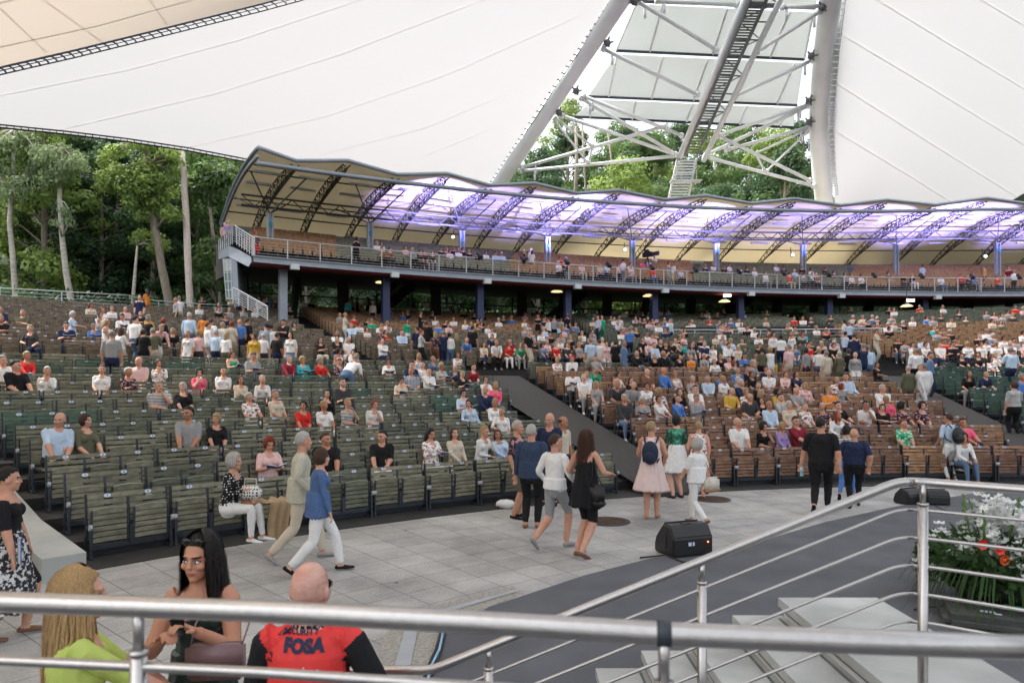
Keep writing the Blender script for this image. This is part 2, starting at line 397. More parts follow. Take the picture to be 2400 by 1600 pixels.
# ------------------------------------------------ grandstand
C2X,C2Y,R2=36.6,-44.7,95.0
BZ=9.07
def pol2(D,th,z=0.0):
    r=R2+D; return Vector((C2X+r*math.sin(R(th)),C2Y+r*math.cos(R(th)),z))
def th2(px,D=0):
    ax=(px-1200)/F; r=R2+D; A=1+ax*ax; B=-2*(ax*C2X+C2Y); Q=C2X**2+C2Y**2-r*r
    Y=(-B+math.sqrt(B*B-4*A*Q))/(2*A); return math.degrees(math.atan2(ax*Y-C2X,Y-C2Y))
def interp(x,xs,ys): return float(np.interp(x,xs,ys))
TL=th2(592); TRt=th2(2560)
def ths(t0,t1,st): 
    n=max(2,int(abs(t1-t0)/st)+1); return [t0+(t1-t0)*i/(n-1) for i in range(n)]
GS=empty('grandstand',pol2(0,TL,BZ),0,label='long curved two-level grandstand with a scalloped truss roof behind the seating bowl',cat='grandstand')
g0=GS.location.copy()
def gb(mb,name,m,smooth=False):
    mb.v=[(v[0]-g0.x,v[1]-g0.y,v[2]-g0.z) for v in mb.v]; return mb.build(name,m,GS,smooth)
TT=ths(TL,TRt,1.0)
# terrace of the balcony
mb=MB(); prof=[(-.1,BZ),(.9,BZ)]
for i in range(9): prof+=[(.9+.95*i,BZ+.3*(i+1)-.0),(1.85+.95*i,BZ+.3*(i+1))]
prof+=[(12,BZ+2.7)]
mb.grid([[pol2(D,t,z) for t in TT] for D,z in prof]); gb(mb,'upper_terrace',M['asphalt'])
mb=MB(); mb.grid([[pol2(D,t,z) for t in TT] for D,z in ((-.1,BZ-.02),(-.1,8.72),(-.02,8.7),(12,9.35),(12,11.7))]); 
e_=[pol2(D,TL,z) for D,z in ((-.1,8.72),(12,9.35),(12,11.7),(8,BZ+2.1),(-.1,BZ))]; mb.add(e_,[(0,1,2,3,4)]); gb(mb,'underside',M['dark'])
mb=MB(); mb.grid([[pol2(D,t,z) for t in TT] for D,z in ((-.12,BZ+.03),(-.3,BZ+.03),(-.3,BZ-.02),(-.2,BZ-.02),(-.2,BZ-.28),(-.3,BZ-.28),(-.3,BZ-.33),(-.12,BZ-.33))]); gb(mb,'edge_beam',M['beam'])
mb=MB(); mb.grid([[pol2(D,t,z) for t in TT] for D,z in ((-.12,BZ-.34),(-.16,BZ-.42),(.3,BZ-.5))]); gb(mb,'red_soffit_strip',M['red_strip'])
# railing
RL=empty('balcony_railing',(0,0,0),0,label='long steel railing along the front edge of the grandstand balcony',cat='railing')
mb=MB(); mb.tube([pol2(-.2,t,BZ+1.0) for t in TT],.03,6); mb.build('handrail',M['pale_steel'],RL,True)
for i in range(5):
    mb=MB(); mb.tube([pol2(-.2,t,BZ+.17+i*.15) for t in TT],.012,5,cap=False); mb.build('rail_bar',M['steel'],RL)
pm=MB(); pm.box((0,0,.5),(.05,.05,1.0)); pm.box((0,0,.02),(.12,.1,.03)); pme=pm.mesh('post',M['pale_steel'])
t=TL
while t<TRt-.5: link('post',pme,RL,pol2(-.2,t,BZ),(0,0,-R(t))); t+=math.degrees(1.75/R2)
bm_=MB(); bm_.box((0,0,0),(.45,.3,.3)); bme=bm_.mesh('bracket_box',M['pale_steel'])
VPX=[694,930,1148,1353,1557,1761,1970,2192,2410]; PPX=[604,815,1048,1253,1450,1654,1863,2077,2312]
COLPX=[633,867,1082,1283,1482,1679,1882,2100,2338]
for px in (687,921,1137,1348,1553,1754,1965,2190): 
    o=link('bracket_box',bme,GS,pol2(-.35,th2(px),BZ-.42)-g0,(0,0,-R(th2(px))))
def ZF(t): # front height of the roof
    return interp(t,[th2(600),th2(1250),th2(1654),th2(2077),th2(2312)],[14.8,15.08,15.35,15.7,15.95])
DS=[0,1.5,3,4.5,6,7.5,9,10.5,12]
def ZR(D,t): 
    zf=ZF(t); return zf+(13.15-zf)*(max(D,0)/12)**2.3+.22*math.sin(pi*D/12)
VT=[th2(x) for x in VPX]; PT=[th2(x) for x in PPX]
KN=sorted([(t,0) for t in PT]+[(t,.42) for t in VT]); _st=KN[-1][0]-KN[-3][0]; KN+=[(KN[-1][0]+_st*.5,0),(KN[-1][0]+_st,.5),(KN[-1][0]+_st*1.5,0)]
def zig(t,D): return interp(t,[k[0] for k in KN],[k[1] for k in KN])*max(0,1-D/11)
tt=[]
for i in range(len(KN)-1): tt+=[KN[i][0]+(KN[i+1][0]-KN[i][0])*q/4 for q in range(4)]
tt.append(KN[-1][0])
def RP(D,t,dz=0): return pol2(D,t,ZR(D,t)-zig(t,D)+dz)
mb=MB(); mb.grid([[RP(D,t) for t in tt] for D in DS]); mb.grid([[RP(D,t,.05) for t in tt] for D in DS[::-1]]); gb(mb,'roof_membrane',M['roof_fab'])
mb=MB(); mb.tube([RP(-.02,t,.06) for t in tt],.11,8); gb(mb,'roof_front_tube',M['beam'],True)
mb=MB(); mb.tube([pol2(.1,t,ZF(t)-.75) for t in tt],.13,8); gb(mb,'front_purlin',M['beam'],True)
for o_ in (0,1):
    mb=MB(); mb.tube([RP(D,KN[0][0]-.0,.02-.45*o_) for D in DS],.1,8); gb(mb,'gable_tube',M['beam'],True)
for D in (1.8,3.2,7.8,9.6):
    mb=MB(); mb.tube([pol2(D,t,ZR(D,t)-.42) for t in tt],.045,6); gb(mb,'roof_purlin',M['truss'])
# arched lattice ribs
def rib(t):
    mb=MB(); n=22; Ls=[];U1=[];U2=[]; dt=math.degrees(.2/R2)
    for i in range(n+1):
        D=.2+11.6*i/n; z=ZR(D,t)-zig(t,D)
        U1.append(pol2(D,t-dt,z-.14));U2.append(pol2(D,t+dt,z-.14));Ls.append(pol2(D,t,z-.14-.62*math.sin(pi*min(1,(i+2)/(n+2)))**.6))
    for c in(U1,U2): mb.tube(c,.04,5)
    mb.tube(Ls,.05,6)
    for i in range(n):
        for U in(U1,U2):
            a,b=(U[i],Ls[i+1]) if i%2 else (Ls[i],U[i+1]); mb.bar(a,b,.035,.035)
            mb.bar(U[i],Ls[i],.03,.03)
        mb.bar(U1[i],U2[i+1],.025,.025)
    gb(mb,'roof_rib',M['truss'])
for t,_ in KN[1:-1]: rib(t)
# lengthwise warren truss on the column line
COLT=[];DCOL=4.6
for x in COLPX: COLT.append(th2(x,DCOL))
ta,tb=KN[0][0],COLT[-1]+3
zt=lambda t:ZF(t)-1.35; 
mb=MB(); q=ths(ta,tb,.6); mb.tube([pol2(DCOL,t,zt(t)) for t in q],.06,6); mb.tube([pol2(DCOL,t,zt(t)-.6) for t in q],.07,6)
q=ths(ta,tb,.42)
for i in range(len(q)-1):
    a=pol2(DCOL,q[i],zt(q[i])-.6*(i%2)); b=pol2(DCOL,q[i+1],zt(q[i+1])-.6*((i+1)%2)); mb.bar(a,b,.05,.05)
gb(mb,'column_line_truss',M['truss'])
for i,t in enumerate(COLT):
    zb=BZ+.3*int((DCOL-.9)/.95+1); top=zt(t)-.6
    mb=MB(); Mz=Matrix.Rotation(-R(t),3,'Z'); p=pol2(DCOL,t,0)
    for dx in(-.13,.13): mb.box((p.x,p.y,(zb+top-.4)/2)+Vector((0,0,0)) if False else Vector((p.x,p.y,(zb+top-.4)/2))+Mz@Vector((dx,0,0)),(.1,.3,top-.4-zb),0,Mz)
    mb.box(Vector((p.x,p.y,(zb+top-.4)/2)),(.17,.08,top-.4-zb),0,Mz); mb.box(Vector((p.x,p.y,top-.38)),(.42,.36,.05),0,Mz)
    col=gb(mb,'column',M['beam'])
    m2=MB(); m2.box(Vector((p.x,p.y,top-1.0))+Mz@Vector((0,-.16,0)),(.2,.02,.26),0,Mz); m2.v=[(v[0]-g0.x,v[1]-g0.y,v[2]-g0.z) for v in m2.v]; m2.build('sector_sign',M['sign'] if 'sign' in M else M.setdefault('sign',mat('teal sector sign',(.02,.3,.4),.5,nz=(9,.2))),col)
    mb=MB()
    for dt,D2 in((-.9,2.2),(.9,2.2),(-.9,7),(.9,7)): mb.bar(pol2(DCOL,t,top-.35),pol2(D2,t+dt,ZR(D2,t+dt)-.7),.06,.06)
    gb(mb,'strut',M['truss'])
    # lower column under the balcony
    mb=MB(); 
    for D3 in (1.2,):
        p=pol2(D3,t,0); mb.box((p.x,p.y,6.6),(.42,.42,4.4),0,Mz)
    gb(mb,'lower_column',M['blue_lit'] if i!=0 else M['beam'])
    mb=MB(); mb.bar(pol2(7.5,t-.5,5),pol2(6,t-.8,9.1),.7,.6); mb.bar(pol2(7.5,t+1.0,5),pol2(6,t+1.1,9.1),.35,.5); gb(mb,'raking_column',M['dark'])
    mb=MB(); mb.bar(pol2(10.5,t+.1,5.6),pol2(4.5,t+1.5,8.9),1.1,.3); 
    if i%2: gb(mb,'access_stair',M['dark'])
# glazed screen at the back under the balcony
mb=MB(); q=ths(TL,TRt,math.degrees(2.4/R2))
for t in q: mb.bar(pol2(11.5,t,5.5),pol2(11.5,t,9.3),.07,.1)
for z in (5.9,7.3,8.6):
    mb.tube([pol2(11.5,t,z) for t in q],.05,4)
gb(mb,'glazing_frame',M['dark'])
# back fascia beam of the roof and rear posts
mb=MB(); mb.grid([[pol2(D,t,z) for t in tt] for D,z in ((12.0,13.18),(11.9,13.16),(11.8,12.85),(11.9,12.5),(12.1,12.5),(12.1,13.2))]); gb(mb,'rear_beam',M['beam'])
# strip light fittings
fm=MB(); fm.box((0,0,0),(1.5,.22,.1)); fm.box((0,0,.07),(1.3,.08,.05)); fme=fm.mesh('strip_light',M['pale_steel'])
for i in range(len(KN)-2):
    tm=(KN[i][0]+KN[i+1][0])/2
    for D in (2.4,DCOL,8.2):
        p=pol2(D,tm,ZR(D,tm)-.62); link('strip_light',fme,GS,p-g0,(0,0,-R(tm)))
# spotlights added on the balcony front, standing in for violet beams from the stage
spm=MB(); spm.tube([(0,0,-.16),(0,0,.12)],.13,12); spm.box((0,0,-.24),(.3,.2,.06)); spm.bar((-.15,0,-.24),(-.15,0,0),.03,.04); spm.bar((.15,0,-.24),(.15,0,0),.03,.04); spme=spm.mesh('lamp_body',M['black'])
lnm=MB(); lnm.tube([(0,0,.121),(0,0,.126)],.11,12); M['violet']=mat('violet lens',(.4,.3,1),.3,nz=(5,.1),emit=((.4,.28,1),3)); lnme=lnm.mesh('lens',M['violet'])
mids=[(KN[i][0]+KN[i+1][0])/2 for i in range(4,len(KN)-2)]
srng=random.Random(4)
for i,t in enumerate(mids):
    p=pol2(-.45,t+.3,BZ+1.15); s=empty('added_roof_spotlight',p,0,label='added violet spotlight on the balcony rail standing in for stage beams, %s along'%ORD1[i],cat='spotlight',group='added violet spotlights')
    D_=srng.uniform(3.4,4.8); tg=RP(D_,t-.1+srng.uniform(-.5,.5)); s.rotation_euler=(tg-p).to_track_quat('Z','Y').to_euler()
    link('lamp_body',spme,s); link('lens',lnme,s)
    L=bpy.data.lights.new('spot_lamp','SPOT'); L.energy=srng.choice([3600,6600,1600,7600]); L.color=(.33,.29,1.0); L.spot_size=R(srng.uniform(56,70)); L.spot_blend=.5; L.shadow_soft_size=.06
    lo=bpy.data.objects.new('spot_lamp',L); C.objects.link(lo); lo.parent=s; lo.rotation_euler=(pi,0,0); lo.location=(0,0,.16)
# lit bulbs and warm bay lamps
for i,px in enumerate((1062,1465,1858,2310)):
    py=(555,585,597,600)[i]; p=at(px,py,ray_r(px,1) if False else 50.5); e=empty('floodlight',p,0,label='round lit floodlight under the stand roof, %s from the left end'%ORD1[i],cat='floodlight',group='lit floodlights under the roof')
    mb=MB(); mb.ell((0,0,0),(.1,.09,.1)); mb.build('bulb',M['lamp_white'],e,True); mb=MB(); mb.tube([(0,.05,0),(0,.35,.1)],[.16,.06],10); mb.bar((0,.3,.1),(0,.4,.6),.05,.05); mb.build('housing',M['black'],e)
for i,(px,py) in enumerate(((895,658),(1305,680),(1520,690),(1698,703),(2125,714))):
    Y=48 if i else 44; p=at(px,py,Y); e=empty('bay_lamp',p,0,label='warm lit round bay lamp below the balcony, %s from the left'%ORD1[i],cat='lamp',group='warm lamps under the balcony')
    mb=MB(); mb.tube([(0,0,0),(0,0,-.12)],[.22,.42],18); mb.build('reflector',M['lamp_warm'],e,True); mb=MB(); mb.tube([(0,0,0),(0,0,.25)],.12,10); mb.tube([(0,0,.2),(0,0,1.2)],.02,6); mb.build('housing',M['dark_steel'],e)
    mb=MB(); mb.box((.1,-.3,.28),(.5,.1,.16)); mb.build('tube_light',M['lamp_white'],e)
# balcony seats
mb=MB(); BSEAT=[]
secs=[(592,790,'wood_tan'),(800,1195,'wood_olive'),(1205,1620,'wood_tan'),(1640,1990,'wood_olive'),(2000,2500,'wood_tan')]
for row in range(9):
    D=1.55+.95*row; z=BZ+.3*(row+1); 
    for x0,x1,wd in secs:
        t=th2(x0+row*3,D); t1=th2(x1,D)
        while t<t1:
            p=pol2(D,t,z); Mz=Matrix.Rotation(-R(t),3,'Z'); mi=slot5[wd] if 'slot5' in globals() else ['wood_olive','wood_green','wood_dkgreen','wood_brown','wood_tan','wood_grey'].index(wd)
            for zz in (.85,.75,.65): mb.box(p+Mz@Vector((0,.1,zz)),(1.02,.03,.078),mi,Mz)
            for q in(-.27,.27):
                mb.box(p+Mz@Vector((q,-.03,.5)),(.43,.03,.36),mi,Mz); mb.box(p+Mz@Vector((q,-.25 if False else -.0,.2)),(.04,.2,.4),6,Mz)
                BSEAT.append((D,t+math.degrees(q/(R2+D)),z,row))
            t+=math.degrees(1.08/(R2+D))
mb.build('balcony_bench_rows',[M[k] for k in ('wood_olive','wood_green','wood_dkgreen','wood_brown','wood_tan','wood_grey')]+[M['dark_steel']],kind='stuff')
# gangway and glazed stair tower at the left end
G=empty('access_tower',at(536,690,38.5),0,label='grey clad gangway on a slim glazed stair tower at the left end of the stand',cat='tower')
gg=G.location.copy()
def tw(mb,name,m,par=None): 
    mb.v=[(v[0]-gg.x,v[1]-gg.y,v[2]-gg.z) for v in mb.v]; return mb.build(name,m,par or G)
def slab(mb,pts,dy=.12):
    n=len(pts); q=list(pts)+[p+Vector((.03,dy,0)) for p in pts]; mb.add(q,[tuple(range(n)),tuple(range(2*n-1,n-1,-1))]+[(i,n+i,n+(i+1)%n,(i+1)%n) for i in range(n)])
mb=MB(); slab(mb,[at(512,590,39.5),at(512,608,39.5),at(536,600,37.5),at(536,576,37.5)]); slab(mb,[at(536,576,37.5),at(536,602,37.5),at(582,625,36.2),at(594,606,36.1),at(560,586,37)]); tw(mb,'side_panel',M['beam'])
mb=MB(); mb.add([at(512,592,39.5),at(536,580,37.5),at(594,607,36.1),at(600,600,40),at(540,580,41)],[(0,1,2,3,4)]); tw(mb,'deck',M['dark_steel'])
rp=[(at(513,563,39.5),at(513,590,39.5)),(at(549,528,37.3),at(549,570,37.3)),(at(597,558,36.1),at(597,604,36.1))]
RG=empty('gangway_railing',at(549,570,37.3),0,label='pale angled railing round the gangway at the left end of the balcony',cat='railing'); rr0=RG.location.copy()
def rb(mb,name,m,P_,base): mb.v=[(v[0]-base.x,v[1]-base.y,v[2]-base.z) for v in mb.v]; return mb.build(name,m,P_)
mb=MB(); mb.tube([p[0] for p in rp],.035,6); rb(mb,'handrail',M['pale_steel'],RG,rr0)
for k in range(1,7):
    mb=MB(); mb.tube([p[0].lerp(p[1],k/7) for p in rp],.016,5); rb(mb,'rail_bar',M['pale_steel'],RG,rr0)
for a,b in ((0,1),(1,2)):
    for q in range(0,9):
        f=q/8; mb=MB(); mb.bar(rp[a][0].lerp(rp[b][0],f),rp[a][1].lerp(rp[b][1],f),.035,.035); rb(mb,'post',M['pale_steel'],RG,rr0)
mb=MB(); A_=[at(524,608,38.8),at(551,608,37.6),at(553,700,37.6),at(532,700,38.8)]; slab(mb,A_,.9); tw(mb,'tower_wall',M['glass'])
mb=MB(); 
for k in range(9): f=k/28; mb.bar(A_[0].lerp(A_[3],f)+Vector((0,-.06,0)),A_[1].lerp(A_[2],f)+Vector((0,-.06,0)),.05,.06)
for f in (.34,.56,.78,1): mb.bar(A_[0].lerp(A_[3],f)+Vector((0,-.06,0)),A_[1].lerp(A_[2],f)+Vector((0,-.06,0)),.05,.05)
for g_ in (0,.33,.66,1): mb.bar(A_[0].lerp(A_[1],g_)+Vector((0,-.07,0)),A_[3].lerp(A_[2],g_)+Vector((0,-.07,0)),.05,.05)
tw(mb,'window_frame',M['pale_steel'])
mb=MB(); mb.bar(at(551,608,37.4),at(556,705,37.4),.28,.3); tw(mb,'corner_post',M['beam'])
# lower stair railing by the tower
LR=empty('stair_railing',at(627,745,34.5),0,label='pale sloping stair railing coming down beside the glazed tower',cat='railing'); l0=LR.location.copy()
P_=[(at(546,674,37),at(546,712,37)),(at(560,680,36.6),at(560,716,36.6)),(at(627,718,34.5),at(627,752,34.5))]
mb=MB(); mb.tube([p[0] for p in P_],.04,6); rb(mb,'handrail',M['pale_steel'],LR,l0)
for k in range(1,7): mb=MB(); mb.tube([p[0].lerp(p[1],k/7) for p in P_],.018,5); rb(mb,'rail_bar',M['pale_steel'],LR,l0)
for p in P_+[(P_[1][0].lerp(P_[2][0],f),P_[1][1].lerp(P_[2][1],f)) for f in(.33,.66)]: mb=MB(); mb.bar(p[0],p[1],.05,.05); rb(mb,'post',M['pale_steel'],LR,l0)
# generic railing from a list of top points
def railing(pts,hgt,nb,label,name='railing',r=.03,rb_=.014,m='pale_steel',post=2.0,group=None,below=0):
    e=empty(name,pts[0],0,label=label,cat='railing',group=group); b=Vector(pts[0])
    q=[Vector(p)-b for p in pts]; mb=MB(); mb.tube(q,r,8); mb.build('handrail',M[m],e,True)
    for k in range(nb):
        mb=MB(); mb.tube([p-Vector((0,0,hgt*(k+1)/(nb+1))) for p in q],rb_,6); mb.build('rail_bar',M[m],e,True)
    L=0;last=-9
    for i in range(len(q)-1):
        d=(q[i+1]-q[i]).length; n=max(1,round(d/post))
        for k in range(n+(i==len(q)-2)):
            p=q[i].lerp(q[i+1],k/n); mb=MB(); mb.bar(p,p-Vector((0,0,hgt+below)),r*1.5,r*1.5); mb.build('post',M[m],e)
    return e
zt_=7.15
railing([gnd(x,y,zt_) for x,y in ((-160,668),(0,675),(145,683),(300,692))],1.05,5,'pale railing along the top path in front of the forest')
railing([gnd(300,692,7.15),gnd(330,700,7.1),gnd(372,705,7.1),gnd(465,712,7.1),gnd(560,716,7.1)],1.05,5,'pale stepped railing running from the top path towards the glazed tower')
# ------------------------------------------------ pylon
def YP(py): return 60.5-(460-py)*.03
def P3(x,y,off=0):
    px,py=1100+x/2.6133,y/2.6133; return at(px,py,YP(py)+off)
PY=empty('roof_pylon',at(1550,470,60),0,label='huge leaning white steel A-frame mast with bracing between two legs above the stand',cat='mast'); p0=PY.location.copy()
def pb(mb,name,m,smooth=True): mb.v=[(v[0]-p0.x,v[1]-p0.y,v[2]-p0.z) for v in mb.v]; return mb.build(name,m,PY,smooth)
def atp(px,py,off=0): return at(px,py,YP(py)+off)
LL=[(1120,508),(1173,427),(1245,318),(1350,159),(1456,0),(1560,-155),(1660,-310)]
RLg=[(1935,560),(1930,459),(1925,413),(1919,306),(1921,245),(1932,122),(1947,0),(1968,-150),(1992,-310)]
mb=MB(); mb.tube([atp(*p) for p in LL],.62,22); pb(mb,'left_leg',M['pylon'])
mb=MB(); mb.tube([atp(*p) for p in RLg],.74,22); pb(mb,'right_leg',M['pylon'])
BR=[(1030,10,1510,305),(820,300,1395,580),(700,590,1300,830),(570,710,1270,950),(680,600,1265,945),(2150,70,1760,320),(2100,370,1625,590),(2080,640,1510,835),(2080,780,1570,920),(2075,650,1450,950),(315,1050,1280,955),(1440,960,2110,1140),(330,1025,1210,770),(1540,840,2085,1105),(530,725,740,885),(520,735,720,990),(755,890,735,990),(2070,795,1755,940),(2065,815,1825,1045),(1755,945,1805,1040),(1150,5,1640,32),(1920,45,2170,38),(1270,-120,1700,-20),(2200,-130,1960,-40)]
for i,(a,b,c,d) in enumerate(BR):
    small=i>=14 and i<20; r_=.085 if small else .14
    A_,B_=P3(a,b,-.5),P3(c,d,-.5); mb=MB(); mb.tube([A_,B_],r_,10)
    for e in (A_,B_):
        dr=(B_-A_).normalized()*.12; mb.tube([e-dr,e+dr],r_*1.6,10)
    dr=(B_-A_).normalized(); 
    if not small:
        m_=A_.lerp(B_,.09); mb.box(m_-Vector((0,0,.5)),(.16,.1,.7))
    pb(mb,'brace',M['pylon'])
for x,y in ((1010,10),(845,265),(655,560),(550,690),(2165,45),(2095,345),(2080,620),(2080,750)):
    mb=MB(); q=P3(x,y,-.6)
    for k in range(5):
        a=k*1.25; mb.bar(q,q+Vector((math.cos(a)*.42,-.2,math.sin(a)*.4)),.1,.08)
    mb.ell(q,(.27,.25,.27),8,6); pb(mb,'joint_clamp',M['clamp'] if 'clamp' in M else M.setdefault('clamp',mat('grey clamp steel',(.16,.17,.17),.5,.3,nz=(3,.3))))
PR=[[(1110,-300),(2180,-300),(2120,52),(1030,10)],[(1020,28),(2108,78),(2052,366),(898,312)],[(900,335),(2046,388),(2008,646),(728,592)],[(762,612),(1994,664),(1988,782),(642,716)]]
FR=[[(1185,32,1105,322),(1580,58,1490,342),(1965,74,1840,360),(1020,28,898,312),(2108,78,2052,366)],[(1188,350,1115,606),(1462,368,1370,626),(905,338,855,592),(1735,382,1630,620),(1995,388,1885,640)],[(755,616,740,720),(1020,622,995,740),(1370,636,1330,750),(1700,652,1655,768),(1945,662,1905,780)]]
for i,q in enumerate(PR):
    mb=MB(); pts=[P3(x,y,2.5) for x,y in q]; n=4; pp=pts+[p+Vector((0,.05,.04)) for p in pts]
    mb.add(pp,[(3,2,1,0),(4,5,6,7)]+[(k,(k+1)%4,4+(k+1)%4,4+k) for k in range(4)]); pb(mb,'frosted_panel',M['panel'],False)
    mb=MB(); mb.bar(P3(*q[3],2.2),P3(*q[2],2.2),.12,.17); pb(mb,'panel_rail',M['dark_steel'],False)
    if i: 
        mb=MB()
        for a,b,c,d in FR[i-1]: mb.bar(P3(a,b,2.2),P3(c,d,2.2),.12,.12)
        pb(mb,'panel_frame',M['pale_steel'],False)
# maintenance stair between two tubes
def tl(y): return 1690-(1690-1290)*(y/960)
def trr(y): return 1905-(1905-1440)*(y/975)
mb=MB(); mb.tube([P3(tl(-260),-260,-.8),P3(tl(960),960,-.8)],.25,12); mb.tube([P3(trr(-260),-260,-.8),P3(trr(985),985,-.8)],.2,12); pb(mb,'stair_tube',M['pylon'])
mb=MB(); y=-240
while y<950:
    a=P3(tl(y)*.86+trr(y)*.14,y,-1.2); b=P3(tl(y)*.35+trr(y)*.65,y+2,-1.2); mb.bar(a,b,.15,.05); 
    y+=17
for f in(.16,.62): mb.bar(P3(tl(-240)*(1-f)+trr(-240)*f,-240,-1.25),P3(tl(950)*(1-f)+trr(950)*f,950,-1.25),.1,.22)
y=-200;k=0
while y<900:
    f,g_=(.05,.95) if k%2 else (.95,.05); mb.bar(P3(tl(y)*(1-f)+trr(y)*f,y,-.9),P3(tl(y+110)*(1-g_)+trr(y+110)*g_,y+110,-.9),.06,.06)
    mb.bar(P3(tl(y),y,-.9),P3(trr(y),y+8,-.9),.08,.08); y+=110;k+=1
for k in range(40):
    y=-200+k*28; f=.66; a=P3(tl(y)*(1-f)+trr(y)*f,y,-1.3); mb.bar(a,a+Vector((.1,-.1,.7)),.04,.04)
mb.bar(P3(tl(-200)*.34+trr(-200)*.66,-200,-1.4)+Vector((.1,-.1,.7)),P3(tl(930)*.34+trr(930)*.66,930,-1.4)+Vector((.1,-.1,.7)),.05,.05)
pb(mb,'stair_flight',M['clamp'],False)
mb=MB()
for a,b in(((1275,970),(1205,1290)),((1392,970),(1325,1290))): mb.bar(P3(*a,-.8),P3(*b,-1),.14,.22)
y=985
while y<1280:
    f=(y-970)/320; mb.bar(P3(1275-70*f,y,-.9),P3(1392-67*f,y,-.9),.3,.05); y+=17
mb.box(P3(1325,1110,-1.2),(2.6,.8,.1)); mb.bar(P3(1255,1110,-1.5),P3(1275,1040,-1.5),.05,.05); mb.bar(P3(1390,1110,-1.5),P3(1392,1040,-1.5),.05,.05); mb.bar(P3(1270,1060,-1.5),P3(1392,1060,-1.5),.05,.05)
mb.tube([P3(1330,1085,-1.6)+Vector((.45*math.cos(a*.4),0,.45*math.sin(a*.4))) for a in range(17)],.04,5)
pb(mb,'lower_stair',M['pale_steel'],False)
# ------------------------------------------------ tent membranes
def plane_at(a,b,c):
    n=(b-a).cross(c-a).normalized(); o=Vector((0,0,H))
    def f(px,py,off=0):
        d=Vector(((px-1200)/F,1,(YH-py)/F)); t=(a-o).dot(n)/d.dot(n); return o+d*(t+off)
    return f
fL=plane_at(at(0,298,44),at(1165,450,61.5),at(1435,0,47))
TN=empty('tent_roof',fL(1150,440),0,label='vast white tent membrane left of the mast above the forest and seats',cat='tent'); t0_=TN.location.copy()
def tnb(mb,name,m,P_,b,smooth=False): mb.v=[(v[0]-b.x,v[1]-b.y,v[2]-b.z) for v in mb.v]; return mb.build(name,m,P_,smooth)
def sheet(f,poly):
    mb=MB(); pts=[f(x,y) for x,y in poly]; mb.add(pts,[tuple(range(len(pts)))]); return mb
le=[(-420,258),(-200,278),(0,298),(150,313),(300,331),(440,352),(570,377),(760,412),(960,440),(1160,470)]
lg=[(x-22-(y<0)*4,y) for x,y in LL[1:]]
polyL=le+[(1150,430)]+lg+[(1640,-420),(900,-900),(-200,-900),(-900,-300)]
mb=sheet(fL,polyL); tnb(mb,'membrane',M['membrane'],TN,t0_)
def seamt(f,pts,r,P_,b,m='seam'):
    r*=.75
    mb=MB(); nn_=(f(700,100)-f(700,300)).cross(f(900,100)-f(700,300)).normalized(); nn_*=(1 if nn_.z>0 else -1); qq=[f(x,y)+nn_*.05 for x,y in pts]; sd_=(qq[-1]-qq[0]).cross(nn_).normalized(); mb.grid([[p-sd_*r*1.5 for p in qq],[p+sd_*r*1.5 for p in qq]]); tnb(mb,'seam',M[m],P_,b)
for pts in ([(0,225),(300,165),(560,95),(860,-4)],[(140,305),(500,222),(800,128),(1135,0)],[(435,347),(760,275),(1050,175),(1380,28)],[(757,362),(1000,300),(1200,215),(1325,140)],[(960,380),(1120,315),(1245,262)],[(-200,240),(0,195),(0,195)][:2],[(880,-150),(1500,-400)]):
    seamt(fL,pts,.035,TN,t0_)
mb=MB(); up=[fL(x,y-5)-Vector((0,.05,0)) for x,y in le]; lo=[fL(x,y+2)-Vector((0,.05,0)) for x,y in le]
mb.tube(up,.06,5); mb.tube(lo,.07,5)
for i in range(len(le)-1):
    for k in range(9): f_=k/9; mb.bar(up[i].lerp(up[i+1],f_),lo[i].lerp(lo[i+1],f_),.05,.05)
tnb(mb,'edge_cable',M['dark_steel'],TN,t0_)
# lacing along the left leg
def lace(pa,pb_,f,n,P_,b,m1='pale_steel',wd=.05,name='lacing'):
    mb=MB(); 
    for i in range(len(pa)-1):
        A0,A1,B0,B1=f(*pa[i]),f(*pa[i+1]),f(*pb_[i]),f(*pb_[i+1])
        for k in range(n):
            t=k/n; mb.bar(A0.lerp(A1,t),B0.lerp(B1,t),wd,wd)
        mb.bar(B0,B1,wd*.7,wd*.7)
    tnb(mb,name,M[m1],P_,b)
fo=lambda x,y:fL(x,y)-Vector((0,.25,0))
lace([(x-24,y) for x,y in LL[1:6]],[(x-17,y+2) for x,y in LL[1:6]],fo,11,TN,t0_,'dark_steel',.07)
fR=plane_at(at(1985,0,47.5),at(1950,470,61),at(2400,300,76))
TR=empty('tent_roof',fR(1950,470),0,label='vast white tent membrane right of the mast reaching out of the picture',cat='tent'); tr0=TR.location.copy()
rgp=[(x+26,y) for x,y in RLg[1:]]
polyR=rgp+[(2500,-700),(3000,-400),(2900,700),(2500,620),(1958,520)]
mb=sheet(fR,polyR); tnb(mb,'membrane',M['membrane'],TR,tr0)
for pts in ([(2040,-10),(2220,100),(2410,214)],[(1978,84),(2180,205),(2410,345)],[(1957,193),(2180,335),(2410,478)],[(1950,302),(2120,405),(2240,480)],[(2290,-6),(2410,66)]): seamt(fR,pts,.05,TR,tr0)
lace([(x+20,y) for x,y in RLg[1:8]],[(x+31,y-1) for x,y in RLg[1:8]],lambda x,y:fR(x,y)-Vector((0,.3,0)),9,TR,tr0,'pale_steel',.06)
mb=MB(); 
for i in range(1,7):
    a,b=RLg[i],RLg[i+1]; q=[fR(a[0]+20,a[1]),fR(a[0]+33,a[1]),fR(b[0]+33,b[1]),fR(b[0]+20,b[1])]; mb.add([p-Vector((0,.12,0)) for p in q],[(0,1,2,3)])
tnb(mb,'edge_band',M['seam'],TR,tr0)
fB=plane_at(at(0,160,18),at(640,0,24),at(0,0,15))
